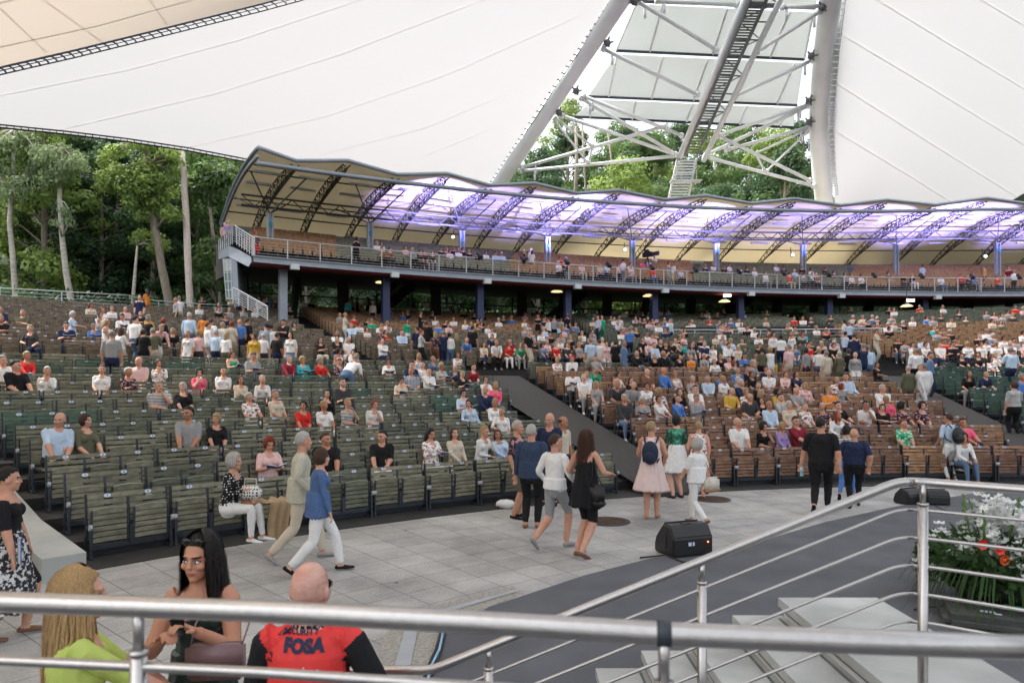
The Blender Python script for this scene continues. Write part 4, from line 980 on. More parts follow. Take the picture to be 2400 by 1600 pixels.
def make_body(P,voxel=.0095,name='person_body'):
    B=Body(); fem=P['fem']; sit=P['kind']=='sit'; fat=P['fat']
    hz=P['hiz'] or (.53 if sit else .93)
    pel=V((0,0,hz)); ln=R(P['lean'])+(R(-7) if sit else 0)   # lean forward positive (towards -Y)
    ax=V((math.sin(R(P['side'])),-math.sin(ln),math.cos(ln))).normalized()
    spine=.50 if not sit else .51
    neck=pel+ax*spine; chest=pel+ax*spine*.8
    tz=Matrix.Rotation(R(P['turn']),3,'Z')
    shw=(.142 if fem else .168)*(.5+.5*fat); sv=tz@V((1,0,0)); hv=V((1,0,0))
    shL=neck+sv*shw-ax*.04; shR=neck-sv*shw-ax*.04
    hw,wa,ch=((.17,.135,.15) if fem else (.16,.158,.165)); dd=.114
    hw*=fat;wa*=fat**1.3;ch*=.4+.6*fat;dd*=fat
    mid=(sv+hv).normalized()
    B.loft([(pel-ax*.09,hw*.78,dd*.9,5),(pel-ax*.03,hw,dd*1.04,5),(pel+ax*.045,hw*.98,dd*1.03,1),(pel+ax*spine*.36,wa*1.02,dd*.93,1),(pel+ax*spine*.5,wa*1.03,dd*.93,1),(pel+ax*spine*.72,ch,dd*.98,1),(chest,ch*1.02,dd*.93,1),(neck-ax*.045,ch*.9,dd*.72,1),(neck-ax*.005,ch*.5,.066,1),(neck+ax*.02,.062,.058,11)],mid)
    if fem:
        for sx in(-1,1): B.ell(pel+ax*spine*.68+tz@V((sx*.07*fat,-.072*fat,0)),(.066*fat,.06*fat,.066*fat),1)
    # head
    hd=Matrix.Rotation(R(P['yaw']),3,'Z')@Matrix.Rotation(R(P['pitch']),3,'X')@Matrix.Rotation(R(P['roll']),3,'Y')
    hc=neck+ax*.045+V((0,-.024,.108))+hd@V((0,-.0,.0))
    HS=(1.0 if fem else 1.055); hd=hd*HS
    def h(x,y,z): return hc+hd@V((x,y,z))
    B.loft([(neck+ax*.01,.058,.058,0),(neck+ax*.03,.055*(.94 if fem else 1.08),.058,0),(h(0,.018,-.055),.052*(.92 if fem else 1.05),.058,0)],hd@V((1,0,0)),14,.15)
    B.ell(h(0,.012,.022),(.076,.096,.1),0,hd,18,12); B.ell(h(0,-.028,-.045),(.057,.062,.066),0,hd,14,10)
    B.ell(h(0,-.06,-.088),(.026,.026,.024),0,hd); B.ell(h(0,-.074,.028),(.05,.018,.012),0,hd)
    for sx in(-1,1):
        B.ell(h(sx*.077,.012,-.008),(.011,.022,.031),0,hd,10,6); B.ell(h(sx*.04,-.062,-.022),(.026,.026,.022),0,hd)
    B.loft([(h(0,-.082,.018),.010,.010,0),(h(0,-.1,-.022),.0145,.012,0)],hd@V((1,0,0)),8)
    B.ell(h(0,-.084,-.052),(.025,.012,.012),0,hd)
    # arms
    def arm(sh,w_,eh,s,fb):
        if w_ is None: w_=sh+V((s*.06,-.06 if not sit else -.1,-.52)); 
        w_=V(w_); eh=V(eh) if eh is not None else V((s*.5,.6,-.6))
        e_,w_=ik(sh,w_,.285,.255,eh); k=.95 if fem else 1.1; k*=.45+.55*fat; u=(e_-sh); v_=(w_-e_)
        sd=V((1,.2,0)); lo=P['loose']
        inn=neck-ax*.045+(sh-neck)*.35
        B.loft([(inn,.05*k,.055*k,13),(sh-(sh-neck)*.12,.052*k,.053*k,13),(sh+u*.12,.055*k*lo,.052*k*lo,2),(sh+u*.6,.049*k*lo,.047*k*lo,2),(e_-u*.05,.043*k,.043*k,2),(e_+v_*.03,.041*k,.041*k,3),(e_+v_*.25,.041*k,.039*k,3),(w_-v_*.06,.028*k,.025*k,3),(w_,.027*k,.021*k,4)],sd,12)
        d=v_.normalized(); sx=d.cross(V((0,0,1))) 
        if sx.length<.3: sx=V((0,1,0)).cross(d)*s
        sx.normalize(); up=sx.cross(d)   # palm normal
        if s<0: pass
        hs=.92 if fem else 1.03
        pm=w_+d*.05*hs
        B.loft([(w_,.024*hs,.017,4),(w_+d*.04*hs,.036*hs,.015,4),(w_+d*.088*hs,.04*hs,.013,4)],sx,12)
        cv=up*-1 if up.z>0 else up
        for q in range(4):
            o=(q-1.5)*.0205*hs; L=(.072,.08,.075,.058)[q]*hs; b0=w_+d*.09*hs+sx*o
            p1=b0+d*L*.5+cv*L*.12*fb*2; p2=p1+(d*(1-fb)+cv*fb).normalized()*L*.32; p3=p2+(d*(1-fb*1.4)+cv*fb*1.4).normalized()*L*.26
            B.loft([(b0,.0092,.0092,4),(p1,.0088,.0088,4),(p2,.0082,.0082,4),(p3,.0072,.0072,4)],sx,8)
        ts=-s if s else 1
        tb=w_+d*.03*hs+sx*ts*.026*hs; t1=tb+(d*.7+sx*ts*.8+cv*.3).normalized()*.036; t2=t1+(d+cv*.4+sx*ts*.15).normalized()*.03
        B.loft([(tb,.0135,.0125,4),(t1,.0105,.0105,4),(t2,.0088,.0088,4)],sx,8)
        return w_,d
    wl,dl=arm(shL,P['wl'],P['el'],1,P['fing'][0]); wr,dr=arm(shR,P['wr'],P['er'],-1,P['fing'][1])
    # legs
    def leg(s,an,kh):
        hp=pel+V((s*.088*fat,0,-.04)); an=V(an); kh=V(kh)
        k_,an=ik(hp,an,.43,.43 if not sit else .42,kh); u=k_-hp;v_=an-k_; f=(.5+.5*fat)*(1.04 if fem else 1); lo=P['loose']
        B.loft([(hp,.09*f,.094*f,5),(hp+u*.3,.084*f,.086*f,5),(hp+u*.8,.066*f,.066*f,5),(k_-u*.03,.061*f,.061*f,5),(k_+v_*.06,.057*f*lo,.057*f*lo,6),(k_+v_*.3,.056*f*lo,.058*f*lo,6),(k_+v_*.75,.042*f*lo*(lo if lo>1 else 1),.043*f*lo*(lo if lo>1 else 1),6),(an-v_*.04,.038*lo*(lo if lo>1 else 1),.04*lo*(lo if lo>1 else 1),6),(an,.034,.036,14)],V((1,0,0)),14)
        return an,v_
    def foot(an,s,v_,pt=0):
        q=Matrix.Rotation(R(pt),3,'X'); o=s*.02
        f0=an+q@V((0,.05,-.055)); 
        B.loft([(an,.034,.038,14),(an+q@V((0,.0,-.05)),.037,.04,7)],V((1,0,0)),10)
        B.loft([(f0,.034,.03,7),(an+q@V((o*.3,-.04,-.055)),.038,.032,7),(an+q@V((o,-.12,-.066)),.046,.022,7),(an+q@V((o,-.185,-.07)),.036,.016,7)],q@V((1,0,0)),12)
    if sit:
        kL=P['al'] or (.13,-.45,.09); kR=P['ar'] or (-.13,-.45,.09)
        hh=(0,-.35,1)
    else:
        kL=P['al'] or (.1,.02,.09); kR=P['ar'] or (-.1,.0,.09); hh=(0,-1,.12)
    kh=P['kn'] or (hh,hh)
    for s,kk,h_ in ((1,kL,kh[0]),(-1,kR,kh[1])):
        an,v_=leg(s,kk[:3],h_); foot(an,s,v_,kk[3] if len(kk)>3 else 0)
    if P['skirt']:
        st=P['skirt'] # list (z,w,d[,dy])
        B.loft([(V((0,(q[3] if len(q)>3 else 0),q[0])),q[1],q[2],12) for q in st],(1,0,0),22,.12)
    if P['hem']:  # hanging jacket or shirt hem below the waist
        st=P['hem']; B.loft([(V((0,(q[3] if len(q)>3 else 0),q[0])),q[1],q[2],1) for q in st],(1,0,0),22,.12)
    me=bpy.data.meshes.new(name); me.from_pydata([tuple(v) for v in B.v],[],B.f)
    ob=bpy.data.objects.new('tmp',me); C.objects.link(ob)
    rm=ob.modifiers.new('r','REMESH'); rm.mode='VOXEL'; rm.voxel_size=voxel
    sm=ob.modifiers.new('s','SMOOTH'); sm.factor=.5; sm.iterations=3
    dg=bpy.context.evaluated_depsgraph_get(); out=bpy.data.meshes.new_from_object(ob.evaluated_get(dg),depsgraph=dg)
    bpy.data.objects.remove(ob); bpy.data.meshes.remove(me); out.name=name
    kd=KDTree(len(B.v))
    for i,v in enumerate(B.v): kd.insert(v,i)
    kd.balance()
    nv=len(out.vertices); co_=np.empty(nv*3,dtype=np.float32); out.vertices.foreach_get('co',co_); co_=co_.reshape(-1,3)
    zv=np.array([B.z[kd.find(c)[1]] for c in co_.tolist()])
    nr=np.empty(nv*3,dtype=np.float32); out.vertices.foreach_get('normal',nr); nr=nr.reshape(-1,3)
    # cloth folds
    cl=np.isin(zv,(1,2,3,5,6,12))
    amp=.0055 if voxel>.0075 else .0032
    cl_i=np.nonzero(cl)[0]; dsp=np.zeros(nv)
    for i in cl_i:
        p=V(co_[i].tolist()); n1=noise.noise(V((p.x*9,p.y*9,p.z*6+P['turn']))); n2=noise.noise(V((p.x*16+7,p.y*16,p.z*13)))
        dsp[i]=amp*((1-abs(n1)*2.2)*.8+n2*.7)
    if P['skirt']:
        sk=zv==12; ang=np.arctan2(co_[:,1],co_[:,0]); zt=P['skirt'][0][0]; dep=np.clip((zt-co_[:,2])/.5,0,1)
        dsp+=np.where(sk,np.sin(ang*13+2*np.sin(ang*3))*.011*dep,0)
    co_+=nr*dsp[:,None]; out.vertices.foreach_set('co',co_.ravel())
    # face zones
    npoly=len(out.polygons); cen=np.empty(npoly*3,dtype=np.float32); out.polygons.foreach_get('center',cen); cen=cen.reshape(-1,3)
    ls=np.empty(npoly,dtype=np.int32); out.polygons.foreach_get('loop_start',ls)
    vi=np.empty(len(out.loops),dtype=np.int32); out.loops.foreach_get('vertex_index',vi)
    z=zv[vi[ls]]
    R3=np.array(hd); loc=(cen-np.array(hc))@R3/(HS*HS)   # inverse rotation
    x,y,zz=loc[:,0],loc[:,1],loc[:,2]; face=(y<-.055)&np.isin(z,(0,))
    for sx in(-1,1):
        z=np.where(face&(((x-sx*.032)/.0155)**2+((zz-.004)/.0075)**2<1),8,z)
        z=np.where(face&(((x-sx*.034)/.022)**2+((zz-.027)/.0055)**2<1),10,z)
    z=np.where((y<-.07)&(z==0)&((x/.026)**2+((zz+.053)/.009)**2<1),9,z)
    # neckline and collar area
    nk=np.array(neck-ax*.02); dn=cen-nk; front=dn[:,1]<0
    z=np.where((z==1)&(np.linalg.norm(dn*np.array([1,.75,1.15 if not fem else .85]),axis=1)<(.088 if not fem else .105))&front,11,z)
    z=np.where((z==1)&(np.linalg.norm(dn,axis=1)<.062),11,z)
    if P['low']: z=np.where(np.isin(z,(1,13))&((dn@np.array(ax))>-P['low']),11,z)
    out.materials.clear()
    for i in range(15): out.materials.append(M['skin0'])
    out.polygons.foreach_set('material_index',z.astype(np.int32)); out.polygons.foreach_set('use_smooth',[True]*npoly)
    out.update()
    return dict(me=out,hc=hc,hd=hd,wl=wl,wr=wr,dl=dl,dr=dr,neck=neck,P=P,ax=ax,shR=shR,shL=shL)
SK=[(.56,.33,.23),(.62,.38,.28),(.5,.27,.17),(.66,.43,.33),(.42,.22,.13)]
def skinm(i,c):
    m=mat('skin%d'%i,c,.52,nz=(7,.1),col2=(c[0]*.93,c[1]*.72,c[2]*.68),bump=(120,.08),spec=.4); b=m.node_tree.nodes['Principled BSDF']
    b.inputs['Subsurface Weight'].default_value=.0; return m
for i,c in enumerate(SK): M['skin%d'%i]=skinm(i,c)
M['eye']=mat('dark eye',(.035,.022,.018),.25,nz=(50,.1)); M['lip']=mat('lip',(.42,.14,.11),.45,nz=(40,.1)); M['shade']=mat('black sunglasses',(.01,.01,.01),.15,nz=(40,.1))
HC={'W':((.66,.64,.6),'white'),'G':((.3,.28,.26),'grey'),'K':((.012,.009,.008),'black'),'B':((.075,.035,.02),'brown'),'N':((.5,.36,.18),'blonde'),'R':((.3,.045,.015),'red'),'X':((.3,.22,.17),'bald'),'H':((.2,.1,.045),'light brown')}
for k_,(c,_) in HC.items():
    M['hair'+k_]=mat(_+' hair',c,.5,nz=(30,.5,(5,5,.5)),bump=(70,.8,(6,6,.5)),spec=.45,coords='Object')
TC={'w':((.78,.78,.77),'white'),'k':((.012,.012,.014),'black'),'n':((.02,.03,.075),'navy'),'g':((.3,.31,.32),'grey'),'b':((.08,.2,.5),'blue'),'a':((.5,.63,.78),'pale blue'),'r':((.6,.03,.025),'red'),'p':((.75,.5,.5),'pink'),'t':((.03,.42,.48),'turquoise'),'e':((.02,.38,.2),'green'),'y':((.62,.4,.06),'yellow'),'o':((.6,.53,.42),'beige'),'O':((.75,.26,.05),'orange'),'m':((.22,.02,.035),'dark red'),'v':((.35,.25,.5),'lilac'),'d':((.12,.2,.33),'denim blue'),'G':((.12,.12,.075),'olive'),'P':((.85,.12,.22),'bright pink'),'c':((.05,.05,.055),'charcoal'),'z':((.2,.1,.06),'brown'),
 'F':((.78,.76,.74),'white floral'),'D':((.03,.03,.035),'dark floral'),'S':((.75,.75,.74),'black and white striped'),'C':((.5,.55,.6),'checked'),'Q':((.015,.015,.018),'black polka dot'),'E':((.05,.4,.2),'green patterned'),'L':((.6,.66,.3),'lime')}
def cloth(k_):
    if 'top'+k_ in M:return M['top'+k_]
    c,nm=TC[k_]; m=mat(nm+' cloth',c,.85,nz=(30,.12),bump=(22,.45),spec=.25); N=m.node_tree.nodes;L=m.node_tree.links;b=N['Principled BSDF']
    tc=N.new('ShaderNodeTexCoord')
    def setc(fac,c1,c2):
        mx=N.new('ShaderNodeMix');mx.data_type='RGBA';mx.inputs[6].default_value=(*c1,1);mx.inputs[7].default_value=(*c2,1);L.new(fac,mx.inputs[0]);L.new(mx.outputs[2],b.inputs['Base Color'])
    def thr(s_,v,op='GREATER_THAN'):
        n=N.new('ShaderNodeMath');n.operation=op;n.inputs[1].default_value=v;L.new(s_,n.inputs[0]);return n.outputs[0]
    if k_ in 'FDE':
        n=N.new('ShaderNodeTexNoise');n.inputs['Scale'].default_value=16;n.inputs['Detail'].default_value=2;L.new(tc.outputs['Object'],n.inputs[0])
        setc(thr(n.outputs[0],.55),c,{'F':(.3,.12,.12),'D':(.5,.25,.28),'E':(.6,.7,.6)}[k_])
    if k_ in 'SC':
        w_=N.new('ShaderNodeTexWave');w_.bands_direction='Z';w_.inputs['Scale'].default_value=9 if k_=='S' else 8;L.new(tc.outputs['Object'],w_.inputs[0])
        if k_=='S': setc(thr(w_.outputs[0],.55),c,(.02,.02,.03))
        else:
            w2=N.new('ShaderNodeTexWave');w2.bands_direction='X';w2.inputs['Scale'].default_value=8;L.new(tc.outputs['Object'],w2.inputs[0])
            a=N.new('ShaderNodeMath');a.operation='ADD';L.new(thr(w_.outputs[0],.6),a.inputs[0]);L.new(thr(w2.outputs[0],.6),a.inputs[1])
            d=N.new('ShaderNodeMath');d.operation='DIVIDE';L.new(a.outputs[0],d.inputs[0]);d.inputs[1].default_value=2;setc(d.outputs[0],c,(.04,.07,.14))
    if k_=='Q':
        n=N.new('ShaderNodeTexVoronoi');n.inputs['Scale'].default_value=26;n.inputs['Randomness'].default_value=.15;L.new(tc.outputs['Object'],n.inputs[0])
        setc(thr(n.outputs['Distance'],.28,'LESS_THAN'),c,(.75,.75,.72))
    M['top'+k_]=m;return m
HAIRC={}
def hair_mesh(style,fem=0):
    if style in HAIRC:return HAIRC[style]
    nu,nv=34,26; vs=[];fs=[]
    for i in range(nv+1):
        ph=pi*i/nv
        for j in range(nu):
            th=2*pi*j/nu; d=V((math.sin(ph)*math.cos(th),math.sin(ph)*math.sin(th),math.cos(ph)))
            r=V((.083,.104,.112)); c=V((0,.014,.024)); fl=.0
            nz=noise.noise(V((d.x*5,d.y*5,d.z*3.2+len(style))))*.07+noise.noise(V((d.x*13,d.y*13,d.z*7)))*.045
            k=1+nz
            hl={'short':.33,'bob':.25,'long':.28,'curly':.3,'bun':.42,'ring':2,'cap':.28,'swept':.4}[style]
            frontness=-d.y
            lowlim=-.28
            hide=0
            if frontness>-.12:
                lim=hl+.25*max(0,frontness) if frontness>.25 else (hl if style in('bob','long') else hl*frontness/.25*1.0-.12)
                if style in('bob','long','curly') and abs(d.x)>.62 : lim=-.9
                if d.z<lim: hide=1
            if style in('short','bun','swept','cap','ring') and d.z<lowlim-.25*(d.y>.5): hide=1
            if style=='ring': hide=1 if (d.z>.35 or frontness>.1) else hide
            if style=='curly': k=1.16+abs(noise.noise(d*9))*.28
            if style=='bob': k=1.07+nz
            if style=='cap': k=1.05
            p=V((d.x*r.x,d.y*r.y,d.z*r.z))*k
            if style=='bob' and d.z<-.1: p=V((d.x*r.x*1.12*(1 if d.z>-.6 else .8),max(d.y*r.y*1.05,-.035),p.z*1.2))
            if style=='long' and d.z<-.05:
                q=min(1,(-d.z-.05)/.8); 
                yy=d.y*r.y*(1-.3*q)+.03*q
                p=V((d.x*r.x*(1.15-.1*q)+ (.012*noise.noise(V((d.x*8,d.y*8,1)))),max(yy,-.03 if abs(d.x)>.5 else .0)+.02*q,-.0-q*.33))
            if hide: p=V((d.x*.06,d.y*.07+.01,d.z*.075))
            vs.append(c+p)
    for i in range(nv):
        for j in range(nu):
            j2=(j+1)%nu; fs.append((i*nu+j,(i+1)*nu+j,(i+1)*nu+j2,i*nu+j2))
    mb=MB(); mb.add(vs,fs)
    if style=='bun': mb.ell((0,.06,.135),(.042,.042,.038))
    if style=='cap':
        rows=[]
        for q in range(9):
            a=-pi/2+(q-4)*.2; rows.append([V((.08*math.cos(a)*1.0,.10*math.sin(a)+.01,.055)),V((.085*math.cos(a),.19*math.sin(a)*1.0+.02,.04)),V((.085*math.cos(a),.19*math.sin(a)+.02,.034)),V((.08*math.cos(a),.10*math.sin(a)+.01,.047))])
        mb.grid(rows,0,closed=True)
    me=mb.mesh('hair',M['hairB']); me.polygons.foreach_set('use_smooth',[True]*len(me.polygons)); HAIRC[style]=me
    return me
PCOUNT=0
BOTS=['n','k','c','w','o','d','g','k','n']
def person(pr,loc,rz,top='w',hair='K1',sl='s',bot=None,shoe='k',shin=None,skirt=None,skin=None,label=None,group=None,scale=1,mirror=False,style=None,hairm=None,neckc=None,rng=random,cap=None,upper=None,torso=None):
    si=skin if skin is not None else rng.choice([0,0,1,1,2,3,4])
    sk=M['skin%d'%si]; T=cloth(top); bt=cloth(bot or rng.choice(BOTS)); hk=hair[0]; hm=hairm or M['hair'+hk]
    o=bpy.data.objects.new('person',pr['me']); C.objects.link(o)
    sx=scale*(rng.uniform(.95,1.07) if not mirror is None else 1)
    sc_=(sx*(-1 if mirror else 1),sx,scale); o.scale=sc_; o.location=loc; o.rotation_euler=(0,0,rz)
    mats=[sk,torso or T,T if sl!='0' else sk,T if sl=='l' else sk,sk,bt,(bt if shin is None else (sk if shin=='skin' else cloth(shin))),cloth(shoe) if len(shoe)==1 else M[shoe],M['eye'],M['lip'],hm,(sk if neckc is None else cloth(neckc)),cloth(skirt) if skirt else (T),((torso or T) if sl!='0' else sk),sk]
    for i,m in enumerate(mats):
        s_=o.material_slots[i]; s_.link='OBJECT'; s_.material=m
    tag(o,label,'person',group)
    n=hair[1] if len(hair)>1 else '1'; fem=pr['P']['fem']
    st=style or {'1':'short','2':'bob','3':'long','4':'curly','5':'bun'}[n]
    if hk=='X': st='ring' if rng.random()<.5 else None
    if cap: st='cap'; hm=cloth(cap)
    if st:
        hme=hair_mesh(st); ho=bpy.data.objects.new('hair' if st!='cap' else 'cap',hme); C.objects.link(ho); ho.parent=o
        ho.matrix_local=Matrix.Translation(pr['hc'])@pr['hd'].to_4x4()@Matrix.Scale(1.0,4)
        ho.material_slots[0].link='OBJECT'; ho.material_slots[0].material=hm
    return o
# ---- pose library for the crowd
LAPL=((.08,-.27,.60),(.5,.3,-.7)); LAPR=((-.08,-.27,.60),(-.5,.3,-.7))
def S_(**k): return pose('sit',**k)
LIB={}
def add_lib(nm,**k):
    for fem in(0,1):
        LIB[nm,fem]=make_body(pose(fem=fem,fat=1.15 if not fem else 1.1,**k),.0115)
add_lib('lap0',kind='sit',wl=LAPL[0],wr=LAPR[0])
add_lib('legx',kind='sit',wl=(.1,-.34,.66),wr=(-.06,-.32,.68),ar=(.16,-.6,.34,20),lean=-3,yaw=-18,side=-4)
add_lib('sidel',kind='sit',wl=(.26,-.2,.72),wr=(-.02,-.3,.66),yaw=52,turn=22,side=9,pitch=5)
add_lib('fwd',kind='sit',wl=(.1,-.46,.6),wr=(-.1,-.46,.62),lean=27,pitch=-12,yaw=20)
add_lib('lapL',kind='sit',wl=(.12,-.3,.62),wr=LAPR[0],yaw=38,turn=8)
add_lib('lapR',kind='sit',wl=LAPL[0],wr=(-.14,-.32,.60),yaw=-42,pitch=4,turn=-10,side=4)
add_lib('read',kind='sit',wl=(.09,-.33,.78),wr=(-.09,-.33,.78),pitch=22,lean=8,fing=(.8,.8))
add_lib('chin',kind='sit',wl=(.05,-.24,1.0),el=(.3,-.6,-1),wr=(.02,-.26,.68),lean=13,yaw=12,pitch=8,fing=(.9,.6))
add_lib('cross',kind='sit',wl=(-.1,-.2,.8),wr=(.12,-.22,.76),el=(.8,.1,-.6),er=(-.8,.1,-.6),pitch=-2,yaw=-12)
add_lib('stand',wl=None,wr=None,yaw=12)
add_lib('walk',al=(.09,-.28,.1),ar=(-.09,.34,.17,38),wl=(.24,.18,.9),wr=(-.24,-.22,.95),lean=4)
add_lib('phone',wl=(.08,-.34,1.12),wr=(-.06,-.36,1.16),pitch=18,fing=(.8,.8))
add_lib('talk',wl=(.12,-.32,1.2),wr=None,yaw=-35,turn=-8)
add_lib('bend',lean=52,wl=(.18,-.62,.78),wr=(-.14,-.55,.82),pitch=30,hiz=.9)
# ---- the audience, read off crops of the photo: x y pose top[sleeve] hair
CROPS={5:(0,680,3.36),6:(600,680,3.36),7:(1200,720,3.92),8:(1700,720,3.36)}
T5="""20 140 s n X1;135 148 s G G1;30 222 x k G1;272 272 s c N1f;445 270 r n K1;568 170 p a W2 o;735 200 s g K1f;745 250 r b G1f;835 220 p F0 N3 F;930 205 r w K1;765 112 s o B3;805 145 s w R2;825 182 s w B2;880 122 s w G1f;940 135 s p X1;1100 32 T n G1 n;1160 12 T O B3 O;1080 178 s k K1;1195 190 s y N2;1165 232 b k G5 k;1062 210 b w K1 d;1225 320 e p G1 w;1285 232 b k R2 k;1340 292 s k N2;1385 75 f S N1f c;1412 48 b w G1 o;1490 195 b al W1 d;1605 195 b O B3 O;1662 212 b w B1 o;1636 268 b w K1f w;1752 260 b w N2 F;1822 245 b o R2 o;1888 232 b b X1 n;1945 225 b k B1 k;2095 268 b C K1 o !n;2132 280 b w K1 w;2236 222 f k K1 c;2325 245 s G K4;1590 58 s kl K1;1650 52 s o N3;1745 50 s k R2;1780 78 s w G1;1595 118 s w N2;1690 100 s g G1;1745 142 s k B2;1835 138 s g X1;1735 185 s n K2;1880 28 T C G1 n;1955 140 s S N2;2030 145 s w K1f;2042 60 b w K2 k;2160 65 c z K1;2210 50 s b G1;2265 55 s w G1;2315 50 s k B1;200 445 s rl N1f;85 535 s w G1;350 573 c wl W1f;715 615 s w B1f;905 610 s Dl W1f;1060 555 s p X1;1250 550 c Fl B2;1310 712 c S G1;1485 688 t k W2;1590 605 c P K4;1745 605 s w K5;1790 680 s ol K3;1860 470 r e0 B3;1995 520 r g B1;2235 535 s ml G1;2040 665 s w W1f;1945 775 t F W1f;2095 762 s o G1f;365 975 L a X1;690 968 R G B2;1495 912 s g K1;1735 935 s k N2;2125 1120 r p R4;20 560 s k K1;1130 300 b k B2 k;1200 300 b G G1 o;1480 330 f w N1f w;1560 330 b p N2 c;1700 330 b a W1 n;1780 330 b w N3 G;2000 330 f y B2 o;2070 350 b w W1f c;2180 330 b k B1 n;2290 330 f w K3 d;950 300 b w B3 o;880 330 b g G1 n"""
T6="""375 535 r tl N4;435 512 s r G1f;595 520 r Dl R1f;670 465 s F0 K2;800 478 s m N4;985 520 r w B2;715 540 E wl G1 d;870 405 s wl X1;765 388 s w X1;775 425 s w K2;535 365 s k B3;630 365 s k N3;655 325 s w G1;770 360 s k K2;585 252 s al G1;700 200 b ol N1f w;765 193 s r R2;800 250 s w B2;635 185 s g N1f;880 210 s k B3;900 280 s w0 K2;970 255 s w B1;985 305 p D N1f o;1045 300 s r B2;1065 287 s G K1;1120 322 s al B1;1190 225 T el K3 w;1270 290 b n K1 c;1300 325 p S R1f k;1345 260 b kl B1 k;1410 335 b D N3 z;1475 315 b nl G1 n;1525 330 b wl K2 d;1580 335 b G N3 G;1295 185 b k B3 k;1415 213 s w K3;1505 235 s k K1;1530 255 s p R1f;1610 235 s w N2;1575 210 s w K1;1625 158 s k B1;1690 172 s k B2;1710 232 s y K1;1765 222 s k K3;1705 278 b k K1 k;1770 262 s G B2;1835 268 s w B2;1877 295 s wl K1;1445 262 s b G1;1675 388 s b G1;1765 392 s o B3;1885 412 s w X1;1940 418 s r R2;2030 422 s e N2;1985 385 s m B1;1885 360 s n B1;2145 350 T k G1 o;1260 490 s a0 N3;1425 488 s d G1f;1525 488 s F B2;1310 562 s w K1;1415 567 r S N2;1550 565 s n W1f;1630 572 s m K1f;1740 655 s w B2;1605 640 r k N1f;1230 570 r n K1;1320 620 s wl B1;1180 610 s C G1;1140 690 r o K2;460 750 s kl K3;635 727 s cl K1;385 830 t r K2;600 815 s w N1f;795 825 c S N1f;920 815 c w R2;1690 745 r a K2;1820 745 s nl X1;1775 825 s al B2;1855 880 s w G1f;1915 815 s wl N2;1990 725 s Pl N3;610 1103 s k B1;880 1103 L k K1;1430 1045 r Fl K3;1635 1065 s ol B3;1805 1055 c wl N5;1995 1075 s al B3;725 70 f t K1 G;755 45 b w K1 n;795 70 f k0 H3 k;880 65 f k0 K3 k;920 102 f w N1f k;360 140 x k B1;110 70 s k K1;1010 250 s w N1f;1925 218 s w W1f;2230 140 b k K1 k"""
T7="""250 288 s k W2;335 320 s d K2;425 282 s w K1f;515 293 s k N2;355 290 s p W1f;370 242 s k K1;150 180 s g N2;155 105 s w R1f;240 60 b k B1 k;340 85 b w K1 k;388 80 b g B1 k;425 78 s k K1;508 75 b k R2 k;440 150 s al G1;485 180 s p N2;430 240 s g K1;240 215 s w K2;585 140 s d B1;660 135 s k K1;792 75 b a K1 n;827 75 b e X1 e;935 95 s w G1;985 110 s w B1f;1135 85 s al K1;1235 118 s p K2;1320 110 s k K1;1360 150 s w B1;1462 110 b al G1 n;1410 110 s w K1;1642 135 s w K1;400 445 s F N2;530 445 s wl W1 !r;770 450 s g B1;722 285 b a G1 o;802 305 b wl B1 w;872 325 f p B2 F;952 320 b k B2 k;1028 315 T dl G1 d;1066 307 s p W1f;745 215 s w N2;795 245 s g G1;1000 210 s w B1;1060 190 s r G1;1130 195 s k N2;1080 250 e b G1 n;1245 232 s w K1f;1168 400 s kl X1;1252 408 s k N1f;1325 355 s al B1;1378 408 s kl X1;1440 415 s k B2;1160 295 s k K1;1190 335 s k B1;1245 305 s k G1;1287 330 s k G1f;1352 310 s k K1;1432 320 s t W2;1525 280 s ol X1;1560 340 s g B3;1572 275 s k K1;1630 302 s k B1;1657 345 s n G1;1697 302 s w G1;1777 265 s k X1;1800 330 s w B2;1885 335 s wl K1;1975 265 s g G1;1997 315 s a G1;2060 325 s o W2;1545 430 s Ol N1f;1642 412 s g W1f;1762 422 s kl N5;1845 440 s w N1f;1905 475 s p K1;1977 495 s G R2;2090 405 r b K1;2177 415 s o K1;565 557 r w K1;650 560 s a N1f;755 545 s e N3;920 555 s w0 B2;682 648 K w W1;800 665 s g N3;937 660 s c G1;1100 620 s k K3;1200 600 s z X1;1372 575 R bl X1;1480 590 s w0 N4;1120 680 s gl W1;1235 675 s wl K2;1330 740 s F N2;1420 710 s k B3;1530 745 s w K1;1645 612 s g W1f;1742 615 s al G1;1855 560 s d B2;1905 615 s w N1f;1962 612 s g W2;2090 540 s b G1f;2142 515 s g G1;2215 548 s k N1f;2272 572 s w X1;2322 548 s n B1;1020 805 K cl W1 d;1140 795 r g W2;1312 795 s w B2;1462 815 s bl B5;1610 795 r gl G1;1942 735 s y X1;2027 740 s F N4;2145 685 s nl W1;2278 705 s kl G1f;2092 780 s c X1;2217 795 s k H3;2312 748 s k N3;2167 1000 t w X1;2315 1045 c k K4"""
